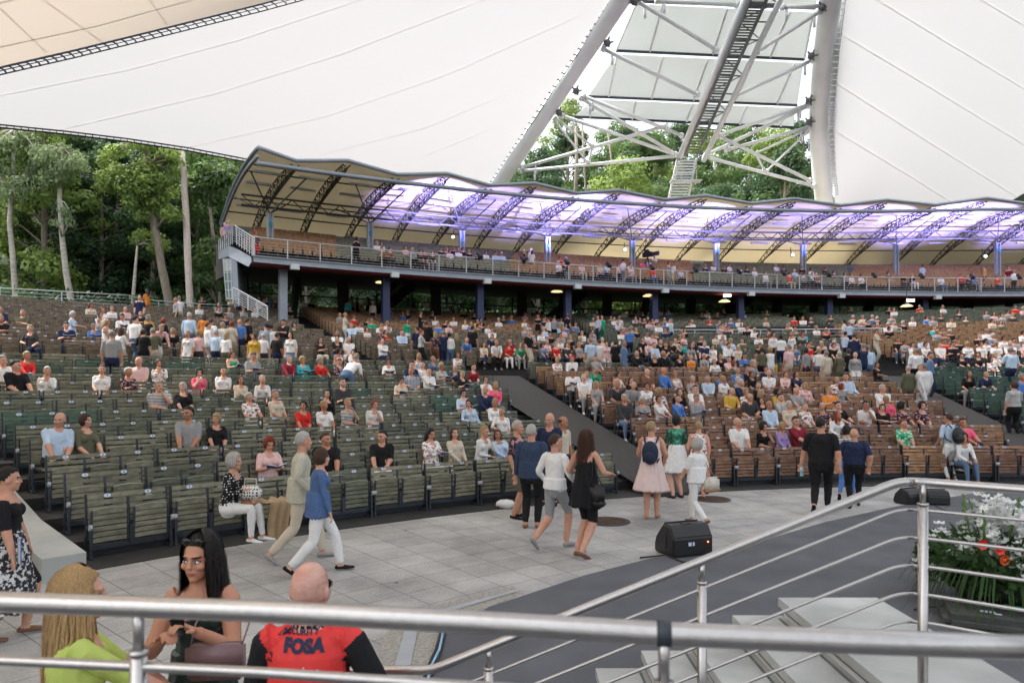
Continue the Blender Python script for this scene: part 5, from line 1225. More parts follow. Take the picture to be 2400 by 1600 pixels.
T8="""440 650 s y K2;427 697 s S K1;512 640 s g X1;345 715 s o W2;442 752 s al X1;575 765 s F G1f;690 770 s D W1f;615 505 s n B3;525 505 s p R2;425 510 s k B2;820 540 s F N2;890 545 s al B1;890 580 s g R2;790 640 r O N1;680 600 s p N2;832 715 s k K1;828 785 s wl R3;942 720 c w K1;1197 655 s w W1;1312 670 s P N2;1212 730 s k K2;1182 765 s D K4;1292 765 s D K4;1405 895 t E R1f;1665 880 s C X1;1815 880 s P K1;1930 925 s wl B4;430 875 s vl N2;560 865 s m K1;290 320 b G B2 k;355 320 b w N2 w;410 385 s y B2;376 220 b w K2;437 240 b w K2;522 215 b w N1f o;500 292 b p G1 o;545 285 s d B2;580 195 s t K1;655 270 s k K1;637 320 b g K2 D;692 310 s r R1f;737 318 b w N2 d;797 325 b o G1 o;850 320 s k K2;812 245 s v G1;872 260 s o W1 !o;902 375 b G W2 G;972 330 b k B2 k;1022 362 f gl W1f w;1092 310 b nl G1 n;1126 300 b al G1 d;945 182 b al K1 n;1012 205 b nl B1 n;1188 235 e o B1 o;1247 150 s k K2;1330 270 s g B2;1400 292 s w B2;1207 380 s v B2;1285 365 s g G1;1378 345 s n G1;1347 420 s k B2;1502 320 b w G1 k;1612 350 T dl K1 n;1442 485 b Gl W1f G;1532 480 T wl N1f w;1567 448 b wl G1 w;1800 512 s k B3;1890 505 s n K1;2275 600 b S B2 k;2250 330 b a G1 n;2332 545 s b G1;1470 285 s w K2;1560 272 s w K1;1602 245 s a K1;1627 185 s g N2;1672 155 s t R1;1732 160 s z K1;1690 195 s z G1;1690 250 s r K1;1622 290 s k K1;1715 300 s w N2;1780 300 s w B2;1862 290 s k K1;1925 300 s w N2;2032 285 s w W1;2060 250 s w K2;2050 218 s k G1;2090 180 s w G1;2135 225 s w B2;2110 285 s p G1f;2025 335 s k B2;1970 345 s k K2;2050 370 s F K3;2160 360 s w N2;2230 245 s g K1;2292 240 s al K1;2300 340 s w B1;1260 240 s k K1;150 125 s w X1;180 155 s k B1;220 135 s w K1;590 190 s k K1;790 140 s w N2;935 110 b w K2 w;975 105 b al G1 n;750 170 s k R1f;890 165 s r X1;345 180 b z B2 z"""
prng=random.Random(11)
FEMOK='2345'
taken={}
STANDH=1.69; SITH=1.29
PEOPLE=[]
def cand(px,py,h,rows):
    best=None
    for (r,z,t,k) in rows:
        Y=ray_r(px,r)
        if Y<3:continue
        e=abs(YH-(z+h-H)*F/Y-py)
        if best is None or e<best[0]: best=(e,r,z,t,k,Y)
    return best
for cid,T in ((5,T5),(6,T6),(7,T7),(8,T8)):
    ox,oy,s_=CROPS[cid]
    for rec in T.split(';'):
        q=rec.split(); x=float(q[0])/s_+ox; y=float(q[1])/s_+oy; ps,tp,hr=q[2],q[3],q[4]
        cap=None; bot=None
        for e in q[5:]:
            if e[0]=='!':cap=e[1]
            else:bot=e
        fem=1 if (hr[1] in FEMOK or hr.endswith('f')) else 0
        sl=tp[1] if len(tp)>1 else 's'; top=tp[0]
        d=dict(x=x,y=y,ps=ps,top=top,sl=sl,hair=hr,fem=fem,cap=cap,bot=bot)
        if ps in 'srcxtLRKj':
            b=cand(x,y,SITH,ROWS); _,r,z,t,k,Y=b
            X=(x-1200)/F*Y; th=math.degrees(math.atan2(X-CX,Y-CY)); S=SLOTS.get((t,k),[])
            best=None
            for dk in (0,-1,1):
                for sl_ in SLOTS.get((t,k+dk),[]):
                    if sl_[3]:continue
                    rr=r+dk; e=abs(sl_[0]-th)*rr*pi/180+abs(dk)*.9
                    if best is None or e<best[0]: best=(e,sl_,k+dk)
            if best and best[0]<1.3:
                sl_=best[1]; sl_[3]=1; bb=BENCH[sl_[1]]; bb['down'].add(sl_[2]); bb.setdefault('who',[]).append(tp)
                d.update(th=sl_[0],r=bb['r']-.1,z=bb['z'],t=t,k=best[2],blk=bb['blk'],seat=1)
            else:
                d.update(th=th,r=r-.1,z=z,t=t,k=k,blk='',seat=0); d['ps']='s'
        else:
            h=STANDH*(.94 if fem else 1.02)
            rows=[(rr-.42,zz,tt,kk) for rr,zz,tt,kk in ROWS]+[(36.0,CROSS_Z,0,0),(36.7,CROSS_Z,0,0),(37.3,CROSS_Z,0,0)]
            hh=h if ps not in 'eE' else 1.35
            _,r,z,t,k,Y=cand(x,y,hh,rows); X=(x-1200)/F*Y; th=math.degrees(math.atan2(X-CX,Y-CY)); z=CAPZ(th,z)
            d.update(th=th,r=r,z=z,t=t,k=k,blk='',seat=0)
        PEOPLE.append(d)
# labels
def blkname(d):
    for a,b,n in (BLOCKS1 if d['t']==1 else BLOCKS2):
        if a-1.5<=d['th']<=b+1.5: return n
    return 'aisle'
HN={'1':'short','2':'bobbed','3':'long','4':'curly','5':'tied-up'}
PN={'s':'seated','r':'reading','c':'hand raised','x':'arms folded','t':'turned aside','L':'looking left','R':'looking right','K':'legs showing'}
rowsd={}
M['blueb']=mat('blue printed cover',(.04,.15,.45),.4,nz=(6,.4)); M['paper']=mat('white paper',(.8,.8,.78),.7,nz=(9,.05))
_b=MB(); _b.bar((-.15,.02,0),(0,-.03,-.03),.21,.006,up=(0,.4,1)); _b.bar((0,-.03,-.03),(.15,.02,0),.21,.006,up=(0,.4,1)); BOOKC=_b.mesh('cover',M['blueb'])
_b=MB(); _b.bar((-.145,.025,.008),(0,-.025,-.022),.2,.008,up=(0,.4,1)); _b.bar((0,-.025,-.022),(.145,.025,.008),.2,.008,up=(0,.4,1)); BOOKP=_b.mesh('pages',M['paper'])
for d in PEOPLE:
    d['blk']=d['blk'] or blkname(d)
    key=('seat' if d['seat'] else 'st',d['t'],d['k'] if d['t'] else 0,d['blk']); rowsd.setdefault(key,[]).append(d)
for key,L_ in rowsd.items():
    L_.sort(key=lambda d:d['th'])
    for i,d in enumerate(L_):
        hn='bald head' if d['hair'][0]=='X' else '%s %s hair'%(HN[d['hair'][1]],HC[d['hair'][0]][1])
        if d['cap']: hn=TC[d['cap']][1]+' cap'
        tn=TC[d['top']][1]+' top'
        if d['seat']:
            rn=ORD[d['k']] if d['t']==1 else ORD1[d['k']]
            b_=d['blk'] if d['t']==1 else d['blk']
            d['label']='%s %s, %s, %s row of %s, %s along'%(PN.get(d['ps'],'seated'),tn,hn,rn,b_,ORD1[i])
        else:
            wh='in cross aisle' if d['t']==0 else 'in %s row of %s'%(ORD[d['k']] if d['t']==1 else ORD1[d['k']],d['blk'])
            wh=wh if d['t']!=0 else 'standing '+wh
            if d['t']: wh='standing '+wh
            d['label']='%s, %s, %s, %s along'%(tn,hn,wh,ORD1[i] if i<40 else 'last')
for d in PEOPLE:
    if len(d['label'].replace('-',' ').split())>15:
        q_=d['label'].split(', '); d['label']=', '.join([q_[0]]+q_[2:])
PEOPLE.sort(key=lambda d:pol(d['r'],d['th'],d['z']).length)
FAR=PEOPLE[278:]
for d in PEOPLE[:278]:
    p=pol(d['r'],d['th'],d['z']); fem=d['fem']; ps=d['ps']; base=-R(d['th']); sc=prng.uniform(.96,1.04); mir=prng.random()<.5
    if d['seat'] or ps in 'srcxtLRK':
        nm={'s':prng.choice(['lap0','lapL','lapR','legx','sidel','fwd','sidel','legx','cross','lap0']),'r':'read','c':'chin','x':'cross','t':'lapR','L':'lapR','R':'lapL','K':'lap0'}[ps]
        if ps=='L' or ps=='R': mir=False
        rz=base+prng.uniform(-.38,.38)
    else:
        nm={'b':'stand','f':prng.choice(['phone','talk','stand']),'p':'phone','T':'talk','w':'walk','e':'bend','E':'bend'}[ps]
        tocam=math.atan2(p.x,p.y)
        rz={'b':pi+prng.uniform(-.5,.5),'f':prng.uniform(-.3,.3),'p':pi/2+.3,'T':prng.uniform(.8,1.3),'w':pi/2,'e':.9,'E':pi-.35}[ps]
        if ps in 'pTeE': mir=False
        if ps=='b': nm=prng.choice(['stand','stand','talk','phone'])
    kw={}
    if ps in 'bfpT' and d['bot'] is None: d['bot']='n'
    if not d['seat'] and d['bot'] in('F','O','D','z') : kw['shin']='skin'
    sc*=(.955 if fem else 1.02) if not d['seat'] else (.97 if fem else 1.02)
    o_=person(LIB[nm,fem],p,rz,top=d['top'],hair=d['hair'],sl=d['sl'],bot=d['bot'],label=d['label'],group='people in the audience',scale=sc,mirror=mir,rng=prng,cap=d['cap'],shoe=prng.choice('kwgzk'),**kw)
    if d['seat']: o_.rotation_euler=(prng.uniform(-.06,.05),prng.uniform(-.07,.07),rz)
    if nm=='read' and p.length<40:
        lb=d['label'].split(', '); pr_=LIB[nm,fem]; mw=Matrix.Translation(p)@Matrix.Rotation(rz,4,'Z')
        c_=mw@((pr_['wl']+pr_['wr'])/2*sc+V((0,-.1*sc,.05))); e_=empty('booklet',c_,rz,label='open blue booklet held by reader, '+', '.join(lb[-2:]) if len(lb)>3 else 'open blue booklet held by '+lb[0],cat='booklet',group='open programme booklets')
        link('cover',BOOKC,e_); link('pages',BOOKP,e_)
NPEOPLE=len(PEOPLE)
# ---- benches as things: the nearest 300 in view, the rest one mass
def vis(b): return -40<b['x']<2440 and b['y']<1420
near=sorted([i for i,b in enumerate(BENCH) if vis(b)],key=lambda i:BENCH[i]['d'])[:300]
nearset=set(near)
cnt={}
for i in sorted(near,key=lambda i:(BENCH[i]['tier'],BENCH[i]['k'],BENCH[i]['blk'],BENCH[i]['th'])):
    b=BENCH[i]; key=(b['tier'],b['k'],b['blk']); cnt[key]=cnt.get(key,0)+1
    col={'wood_olive':'olive','wood_green':'green','wood_dkgreen':'dark green','wood_brown':'brown','wood_tan':'tan','wood_grey':'grey brown'}[b['w']]
    side={'left block':'from the kerb wall','middle block':'from the left aisle','right block':'from the aisle'}.get(b['blk'],'from its left')
    e=empty('folding_bench',b['p'],-R(b['th']),label='%s slatted %s-seat bench, %s row of %s, %s %s'%(col,'three' if b['n']==3 else 'two',ORD[b['k']],b['blk'],ORD1[cnt[key]-1],side),cat='bench',group='folding slat benches')
    link('backrest',BM['back',b['n'],b['w']],e); link('frame',BM['frame',b['n']],e)
    for q in range(b['n']):
        x=(q-(b['n']-1)/2)*.54
        dn=1 if (q in b['down'] or (b['k']==0 and b['blk']=='left block' and abs(b['x']-1465)<40)) else 0
        link('seat',BM['seat',dn,b['w']],e,(x,0,0) if dn else (x,-.0,.0),(0 if dn else rg.choice([0,0,.03,-.03,.09])*rg.random()*1.5,0,0))
        if b['k']<8: link('number_plate',plate(b['num']+q+1),e,(x,.097,.848),(-.14,0,0))
    if b['k']<9 and b['tier']==1:
        for sx in(-1,1): link('hinge_cap',BM['hinge'],e,(sx*(.27*b['n']),-.12,.45))
rest=[i for i in range(len(BENCH)) if i not in nearset]
mb=MB(); slot={k_:j for j,k_ in enumerate(WK)}; DK=len(WK)
for i in rest:
    b=BENCH[i]; W=.54*b['n']-.03; Mz=Matrix.Rotation(-R(b['th']),3,'Z'); P0=b['p']; mi=slot[b['w']]
    def bx(c,d,m): mb.box(P0+Mz@V(c),d,m,Mz)
    for z_,y_ in((.845,.115),(.755,.102),(.665,.09)): bx((0,y_,z_),(W,.022,.074),mi)
    for q in range(b['n']):
        x=(q-(b['n']-1)/2)*.54
        if q in b['down']: bx((x,-.22,.43),(.45,.4,.03),mi)
        else:
            for u in(.24,.4,.56): bx((x,-.05,u+.02),(.44,.02,.14),mi)
    for sx in(-1,1): bx((sx*W/2,.1,.44),(.03,.05,.88),DK)
mb.build('bench_rows',[M[k_] for k_ in WK]+[M['dark_steel']],kind='stuff')
print('benches',len(BENCH),'people',NPEOPLE)
# number plates on far top rails: small pale ovals
mb=MB()
for i,b in enumerate(BENCH):
    if i in nearset and b['k']<8 and b['tier']==1: continue
    if b['tier']==2 and rg.random()>.35: continue
    Mz=Matrix.Rotation(-R(b['th']),3,'Z')
    for q in range(b['n']):
        x=(q-(b['n']-1)/2)*.54; c=b['p']+Mz@V((x,.1,.85)); vs=[c+Mz@V((.042*math.cos(a*pi/4),0,.026*math.sin(a*pi/4))) for a in range(8)]
        mb.add(vs,[tuple(range(8))])
mb.build('seat_number_ovals',mat('faded oval plate',(.36,.4,.46),.6,nz=(9,.2)),kind='stuff')
# ------------------------------------------------ crowd mass: everyone farther than the nearest ones
def lowbody(**k): return make_body(pose(**k),.032,'crowd_body')
LOW={}
for fem in(0,1):
    LOW['sit',fem]=lowbody(kind='sit',fem=fem,wl=LAPL[0],wr=LAPR[0],fat=1.14,loose=1.1); LOW['sit2',fem]=lowbody(kind='sit',fem=fem,wl=(.1,-.3,.7),wr=(-.1,-.3,.75),yaw=35,pitch=10,fat=1.14,loose=1.1)
    LOW['stand',fem]=lowbody(fem=fem,yaw=20); LOW['phone',fem]=lowbody(fem=fem,wl=(.08,-.34,1.12),wr=(-.06,-.36,1.16),pitch=15)
CV=[];CF=[];CM=[];CMATS=[];CMI={};cbase=0
def cmi(m):
    if m.name not in CMI: CMI[m.name]=len(CMATS); CMATS.append(m)
    return CMI[m.name]
def crowd_add(pr,loc,rz,sc,mats,hairst,hairm):
    global cbase
    for me,T,mm in ((pr['me'],None,mats),(hair_mesh(hairst) if hairst else None,Matrix.Translation(pr['hc'])@pr['hd'].to_4x4(),[hairm])):
        if me is None: continue
        n=len(me.vertices); a=np.empty(n*3); me.vertices.foreach_get('co',a); a=a.reshape(-1,3)
        if T is not None:
            Tn=np.array(T); a=a@Tn[:3,:3].T+Tn[:3,3]
        Rz=np.array(Matrix.Rotation(rz,3,'Z')); a=(a*sc)@Rz.T+np.array(loc)
        fs=[tuple(p.vertices) for p in me.polygons]; mi=[mm[p.material_index] for p in me.polygons]
        CV.append(a); CF.extend([tuple(i+cbase for i in f) for f in fs]); CM.extend([cmi(m) for m in mi]); cbase+=n
def crowd_person(kind,fem,loc,rz,top,hair,sl,bot,rng,sc=1):
    pr=LOW[kind,fem]; sk=M['skin%d'%rng.choice([0,0,1,2,3])]; T=cloth(top); bt=cloth(bot or rng.choice(BOTS)); h=hair[0]
    mats=[sk,T,T if sl!='0' else sk,T if sl=='l' else sk,sk,bt,bt,cloth(rng.choice('kwg')),M['eye'],M['lip'],M['hair'+h],sk,T,sk,sk]
    n=hair[1] if len(hair)>1 else '1'; st={'1':'short','2':'bob','3':'long','4':'curly','5':'bun'}[n]
    if h=='X': st=None
    crowd_add(pr,loc,rz,sc,mats,st,M['hair'+h])
crng=random.Random(31)
for d in FAR:
    p=pol(d['r'],d['th'],d['z']); ps=d['ps']; seat=ps in 'srcxtLRK'; base=-R(d['th'])
    crowd_person(crng.choice(['sit','sit2']) if seat else crng.choice(['stand','phone']),d['fem'],p,base+crng.uniform(-.2,.2) if seat else crng.uniform(0,6.28),d['top'],d['hair'],d['sl'],d['bot'],crng,1.0)
# more faint figures in the shaded back rows and along the balcony
TOPS='wwkkggnabpreodGcc'
HAIRTOP=1
def rhair(): return crng.choice(['G1','W1','K1','B1','B2','N2','K3','N3','W2','R2','B3','K2','X1'])
for _i in range(150):
    row=crng.choice([q for q in ROWS if q[2]==2 and (q[3]>=9 if _i<90 else q[3]<15)]); S=SLOTS.get((2,row[3]),[])
    free=[s for s in S if not s[3] and (840<BENCH[s[1]]['x']<2390 if _i<90 else 1250<BENCH[s[1]]['x']<2390)]
    if not free: continue
    s=crng.choice(free); s[3]=1; h=rhair(); crowd_person(crng.choice(['sit','sit2']),1 if h[1]!='1' else 0,pol(row[0]-.1,s[0],row[1]),-R(s[0])+crng.uniform(-.3,.3),crng.choice(TOPS),h,'s',None,crng)
BL4="""222 352 r;250 355 w;215 385 w;245 385 k;320 392 p;405 385 o;435 380 a;490 388 p;510 382 z;545 380 w;600 372 P;630 368 a;655 350 w;560 345 k;510 412 w S;548 415 p;645 420 r;720 392 g S;740 408 w S;775 405 a;890 390 n;925 388 w;1000 392 w;1045 400 w;1080 402 n;1115 408 w;975 398 k;1165 435 w;1215 390 w;1250 395 n;1275 430 r;1300 412 a;1335 400 k;1375 405 w;1400 430 z;1380 425 a;1440 405 k;1560 450 w;1605 445 w;1730 425 G;1798 430 k;1970 438 w;1885 392 a S;2172 408 y S;2282 405 m S;2308 418 w S;2100 438 k;2120 430 b;2230 440 r;2065 430 r;92 325 w S;60 335 k;1340 435 g;1480 420 c;1530 425 g;1840 435 k"""
for rec in BL4.split(';'):
    q=rec.split(); px,py=1200+float(q[0])/1.96,420+float(q[1])/1.96
    h=1.3 if len(q)<4 else 1.66; best=None
    for row in range(-1,9):
        D=1.45+.95*row; z=BZ+.3*(row+1) if row>=0 else BZ; D=.4 if row<0 else D
        t=th2(px,D); p=pol2(D,t,z); e=abs(YH-(z+h-H)*F/p.y-py)
        if best is None or e<best[0]: best=(e,p,t)
    hh_=rhair(); crowd_person(crng.choice(['sit','sit2']) if h<1.5 else 'stand',1 if hh_[1]!='1' else 0,best[1],-R(best[2]) if h<1.5 else crng.uniform(0,6),q[2],hh_,'s',None,crng)
BL1="""1130 698 w;1160 700 w;1325 718 p;1375 740 g;1428 758 k;1455 758 k;1510 765 k;1165 762 z;1218 765 z;1570 735 k;1630 745 w;1690 745 w;1720 738 k;1765 745 k;1825 768 k;1880 755 w;1945 765 a;1990 770 a;1370 725 k;1610 735 z;985 678 k S;2190 745 w S;2140 750 k S;1660 735 k"""
for rec in BL1.split(';'):
    q=rec.split(); px,py=500+float(q[0])/2.94,330+float(q[1])/2.94
    h=1.3 if len(q)<4 else 1.66; best=None
    for row in range(-1,9):
        D=1.45+.95*row; z=BZ+.3*(row+1) if row>=0 else BZ; D=.4 if row<0 else D
        t=th2(px,D); p=pol2(D,t,z); e=abs(YH-(z+h-H)*F/p.y-py)
        if best is None or e<best[0]: best=(e,p,t)
    hh_=rhair(); crowd_person(crng.choice(['sit','sit2']) if h<1.5 else 'stand',1 if hh_[1]!='1' else 0,best[1],-R(best[2]) if h<1.5 else crng.uniform(0,6),q[2],hh_,'s',None,crng)
for px,py,Y,c,b in ((527,522,39,'p','k'),(536,516,38.6,'v','k'),(600,541,37.2,'D','r')):
    crowd_person('stand',1 if c=='D' else 0,at(px,py,Y)-V((0,0,1.7)),crng.uniform(0,1),c,'W1' if c!='D' else 'R2','s',b,crng)
allv=np.concatenate(CV); me=bpy.data.meshes.new('crowd'); me.from_pydata(allv.tolist(),[],CF)
for m in CMATS: me.materials.append(m)
me.polygons.foreach_set('material_index',CM); me.polygons.foreach_set('use_smooth',[True]*len(CM)); me.update(); link('crowd',me,kind='stuff')
# ------------------------------------------------ people and props close to the stage
hrng=random.Random(2)
def hero(px,ytop,hgt,label,P,rz=0,Y=None,z=0,vox=.008,feet=None,**k):
    """P: pose; placed so that the head top shows at (px,ytop)"""
    if feet: Y=F*H/(feet-YH); hgt=H-(ytop-YH)*Y/F
    b=make_body(P,vox); me=b['me']; zt_=max(v.co.z for v in me.vertices)+.012; sc=hgt/(zt_-0) if P['kind']!='sit' else hgt
    if Y is None:
        topz=z+hgt if P['kind']!='sit' else z+zt_*hgt; Y=F*(H-topz)/(ytop-YH) if abs(ytop-YH)>30 else 12
    hcw=Matrix.Rotation(rz,3,'Z')@(V(b['hc'])*sc); X=(px-1200)/F*Y
    loc=V((X-hcw.x,Y-hcw.y,z)); o=person(b,loc,rz,label=label,scale=sc,mirror=None,rng=hrng,**k)
    b['o']=o; b['W']=lambda p:o.matrix_basis@V(p); bpy.context.view_layer.update(); return b
def strands(b,L,m,n=900,side=(48,178),wid=.006,seed=1,wave=.008,fwd=0):
    rng=random.Random(seed); mb=MB()
    for i in range(n):
        s=rng.choice((-1,1)); a=R(rng.uniform(*side)); off=rng.random()**1.5*.014; rx,ry,rz_=.088+off,.108+off,.116+off; c=V((0,.014,.024)); ph0=rng.uniform(.0,.34); pts=[]
        for k in range(8):
            f=ph0+(1.62-ph0)*k/7; pts.append(c+V((s*math.sin(f)*math.sin(a)*rx,-math.sin(f)*math.cos(a)*ry,math.cos(f)*rz_)))
        e=pts[-1]; l=L*rng.uniform(.72,1.05); w0=rng.uniform(0,6.28); out_=rng.uniform(-.01,.02)
        for k in range(1,9):
            f=k/8; front=max(0,math.cos(a)+.35); y=e.y+ (fwd*f*(.035 if math.cos(a)>-.2 else 0)) - front*.03*f + (.02*f if math.cos(a)<-.2 else 0)
            pts.append(V((e.x*(1+.12*f)+s*out_*f+wave*math.sin(w0+f*7),y+wave*math.cos(w0+f*6),e.z-l*f)))
        t=V((-math.cos(a)*s,-math.sin(a),0)) ; t=V((math.cos(a)*s,math.sin(a),0)); K=len(pts)
        mb.grid([[p-t*wid*.5*(1-.75*(j/K)**3) for j,p in enumerate(pts)],[p+t*wid*.5*(1-.75*(j/K)**3) for j,p in enumerate(pts)]])
    o=mb.build('hair_strands',m,b['o'],True); o.matrix_local=Matrix.Translation(b['hc'])@b['hd'].to_4x4(); return o
def eyes(b):
    M['sclera']=mat('eye white',(.75,.72,.7),.2,nz=(30,.05))
    for s in(-1,1):
        mb=MB(); mb.ell((s*.031,-.0785,.004),(.0145,.009,.0085),14,9); mb.ell((s*.031-.001,-.0855,.004),(.0062,.0035,.0068),10,6,1)
        mb.bar((s*.017,-.086,.0125),(s*.047,-.079,.0115),.004,.003,mi=1)
        o=mb.build('eye',[M['sclera'],M['eye']],b['o'],True); o.matrix_local=Matrix.Translation(b['hc'])@b['hd'].to_4x4()
def bag(name,label,cat,at_,rz,parts):
    e=empty(name,at_,rz,label=label,cat=cat)
    for n_,mb,m in parts: mb.build(n_,m,e,True)
    return e
# standing white-haired man in beige jacket, walking right
def rbox(d,bev=.02,seg=3):
    bm=bmesh.new(); bmesh.ops.create_cube(bm,size=1); bmesh.ops.scale(bm,vec=d,verts=bm.verts); bmesh.ops.bevel(bm,geom=bm.edges[:],offset=bev,segments=seg,affect='EDGES'); mb=MB(); mb.add([v.co[:] for v in bm.verts],[[v.index for v in f.verts] for f in bm.faces]) ; bm.free(); return mb
RT=pi/2  # facing +X
walk=dict(al=(.09,-.3,.1,0),ar=(-.09,.36,.15,35))
walk2=dict(al=(.09,.38,.16,38),ar=(-.09,-.3,.1))
jk=[(1.1,.2,.15),(.95,.215,.165),(.8,.225,.175)]
M['beigej']=mat('cream linen jacket',(.52,.5,.4),.9,nz=(30,.12),bump=(16,.7)); M['bluec']=mat('blue knitted cardigan',(.08,.15,.32),.95,nz=(40,.2),bump=(150,.5)); M['jean']=mat('dark blue linen shirt',(.03,.055,.11),.9,nz=(26,.25),bump=(18,.7)); M['metal_green']=mat('shiny green top',(.08,.3,.2),.22,.85,nz=(22,.5),bump=(14,1.0)); M['pinkd']=mat('pale pink crepe',(.78,.62,.6),.85,nz=(9,.08),bump=(12,.5)); M['leather_gd']=mat('dark green leather',(.012,.03,.025),.3,nz=(9,.2),bump=(7,.4)); M['limev']=mat('lime vest',(.5,.6,.13),.75,nz=(6,.12),bump=(9,.6)); M['redv']=mat('red vest',(.72,.035,.03),.7,nz=(6,.12),bump=(7,.6)); M['mauve']=mat('mauve leather',(.22,.13,.13),.4,nz=(9,.15),bump=(60,.15)); M['gold']=mat('gold clasp',(.8,.55,.2),.25,.9,nz=(9,.1)); M['tan_leather']=mat('tan leather',(.4,.2,.09),.5,nz=(9,.2)); M['cream']=mat('cream leather',(.62,.56,.48),.5,nz=(9,.12),bump=(14,.3)); M['navyc']=mat('navy canvas',(.015,.025,.06),.8,nz=(20,.2),bump=(60,.4)); M['blond']=mat('long blonde hair',(.95,.62,.28),.42,nz=(26,.65,(7,7,.35)),bump=(60,1.0,(8,8,.5)),col2=(.55,.32,.13)); M['dkhair']=mat('long dark hair',(.012,.008,.007),.32,nz=(30,.5,(6,6,.5)),bump=(70,.8,(8,8,.4))); M['auburn']=mat('auburn hair',(.12,.035,.015),.35,nz=(24,.6,(7,7,.35)),bump=(60,1,(8,8,.5)),col2=(.03,.012,.008))
M['topJ']=M['beigej'];M['topB']=M['bluec'];M['topI']=M['jean'];M['topM']=M['metal_green'];M['topK']=M['pinkd'];M['topT']=M['leather_gd'];M['topV']=M['limev'];M['topR']=M['redv']
TC.update(J=((0,)*3,'cream'),B=((0,)*3,'blue'),I=((0,)*3,'dark blue'),M=((0,)*3,'green'),K=((0,)*3,'pink'),T=((0,)*3,'dark green'),V=((0,)*3,'lime'),R=((0,)*3,'red'))
M['topU']=mat('black and white flower print',(.02,.02,.025),.85,nz=(26,.1),bump=(20,.5)); _n=M['topU'].node_tree; _q=[x for x in _n.nodes if x.type=='MIX'][0]; _q.inputs[6].default_value=(.6,.6,.6,1); _r=[x for x in _n.nodes if x.type=='MAP_RANGE'][0]; _r.inputs[1].default_value=.44; _r.inputs[2].default_value=.5; TC['U']=((0,)*3,'floral')
for k_ in 'JBIMKTVR': 
    assert 'top'+k_ in M
h5=hero(712,1010,1.77,'white-haired man in cream jacket and pale trousers walking right past the front benches'.replace('man','person'),pose(fem=0,fat=1.12,yaw=20,wl=(.22,-.1,.95),wr=(-.24,-.12,.95),loose=1.14,hem=jk,lean=3,**walk),rz=RT+.35,top='J',sl='l',hair='W1',bot='o',shoe='g',skin=0,feet=1313)
h6=hero(755,1050,1.62,'brown-haired person in blue cardigan and white trousers striding right on the paving',pose(fem=1,fat=1.12,yaw=18,wl=(.2,.12,.78),wr=(-.22,-.16,.82),loose=1.12,hem=[(1.12,.2,.15),(.98,.225,.17),(.8,.235,.18)],lean=3,**walk),rz=RT+.3,top='B',sl='l',hair='B2',bot='w',shoe='k',skin=1,feet=1343)
# polka dot lady on the front bench
h7=hero(550,1072,.97,'silver-haired person in black polka dot top and white trousers seated sideways on the front row',pose('sit',fem=1,fat=1.05,wl=(.03,-.34,.66),wr=(-.08,-.3,.78),turn=0,yaw=10,lean=14,al=(.1,-.5,.09),ar=(-.08,-.42,.09),hem=None),rz=R(78),z=.14,Y=10.05,top='Q',sl='l',hair='W4',bot='w',shoe='w',skin=0)
h8=hero(1246,993,1.78,'white-haired person in dark blue shirt and black trousers standing with back to the stage',pose(fem=0,fat=1.2,yaw=-14,wl=(.27,-.05,.86),wr=(-.26,.0,.86),loose=1.12,hem=[(1.1,.2,.15),(.95,.22,.165),(.84,.225,.17)]),rz=pi-.2,top='I',sl='l',hair='W1',bot='k',shoe='z',skin=0,feet=1236)
h9=hero(1288,968,1.76,'bald moustached person with glasses in navy polo facing the stage beside the aisle',pose(fem=0,fat=1.12,yaw=-14,pitch=6,wl=(.05,-.3,1.0),wr=(-.2,-.1,.9)),rz=-.25,Y=12.9,z=.14,top='n',sl='l',hair='X1',bot='k',style='ring',hairm=M['hairW'],skin=0)
h10=hero(1320,984,1.7,'person with thinning hair bending behind the navy polo wearer by the aisle',pose(fem=0,yaw=30,pitch=14),rz=.8,Y=13.6,z=.1,top='o',sl='s',hair='X1',bot='k',style='ring',hairm=M['hairB'])
h11=hero(1303,1016,1.74,'young dark-haired person in white shirt and grey shorts walking away on the paving',pose(fem=0,fat=1.0,yaw=-28,wl=(.26,-.12,.95),wr=(-.26,-.2,.98),loose=1.06,al=(.09,.36,.2,42),ar=(-.08,-.18,.1),hem=[(1.05,.185,.14),(.9,.2,.155)]),rz=pi-.75,top='w',sl='l',hair='B1',bot='g',shin='skin',shoe='g',skin=0,feet=1283)
h12=hero(1376,1006,1.74,'long auburn-haired person in short black dress with black shoulder bag on the paving',pose(fem=1,fat=.94,yaw=-15,wl=(.2,-.2,1.08),wr=(-.2,-.3,1.1),al=(.07,.1,.1,0),ar=(-.1,.24,.13,22),low=.13,skirt=[(1.28,.13,.11),(1.1,.15,.13),(.9,.2,.16),(.68,.25,.2)]),rz=pi-.7,top='k',sl='0',hair='R3',hairm=M['auburn'],bot='k',shin='skin',shoe='z',skin=0,torso=cloth('k'),feet=1300)
h13=hero(1214,984,1.62,'white-haired person with glasses in dark floral top facing the pair at the aisle',pose(fem=1,yaw=10,wl=(.1,-.3,1.0)),rz=1.0,top='D',sl='s',hair='W1f',bot='G',shin='skin',shoe='k',feet=1213)
h14=hero(1527,986,1.66,'blonde person in pale pink dress with navy backpack seen from behind',pose(fem=1,fat=1.12,yaw=-30,wl=(.16,-.3,1.05),wr=(-.2,-.22,1.0),al=(.08,.04,.1),ar=(-.08,-.1,.1),skirt=[(1.2,.165,.13),(1.0,.18,.15),(.8,.23,.19),(.52,.32,.26)]),rz=pi-.3,top='K',sl='0',hair='N1f',bot='K',shin='skin',shoe='tan_leather',skin=0,feet=1215)
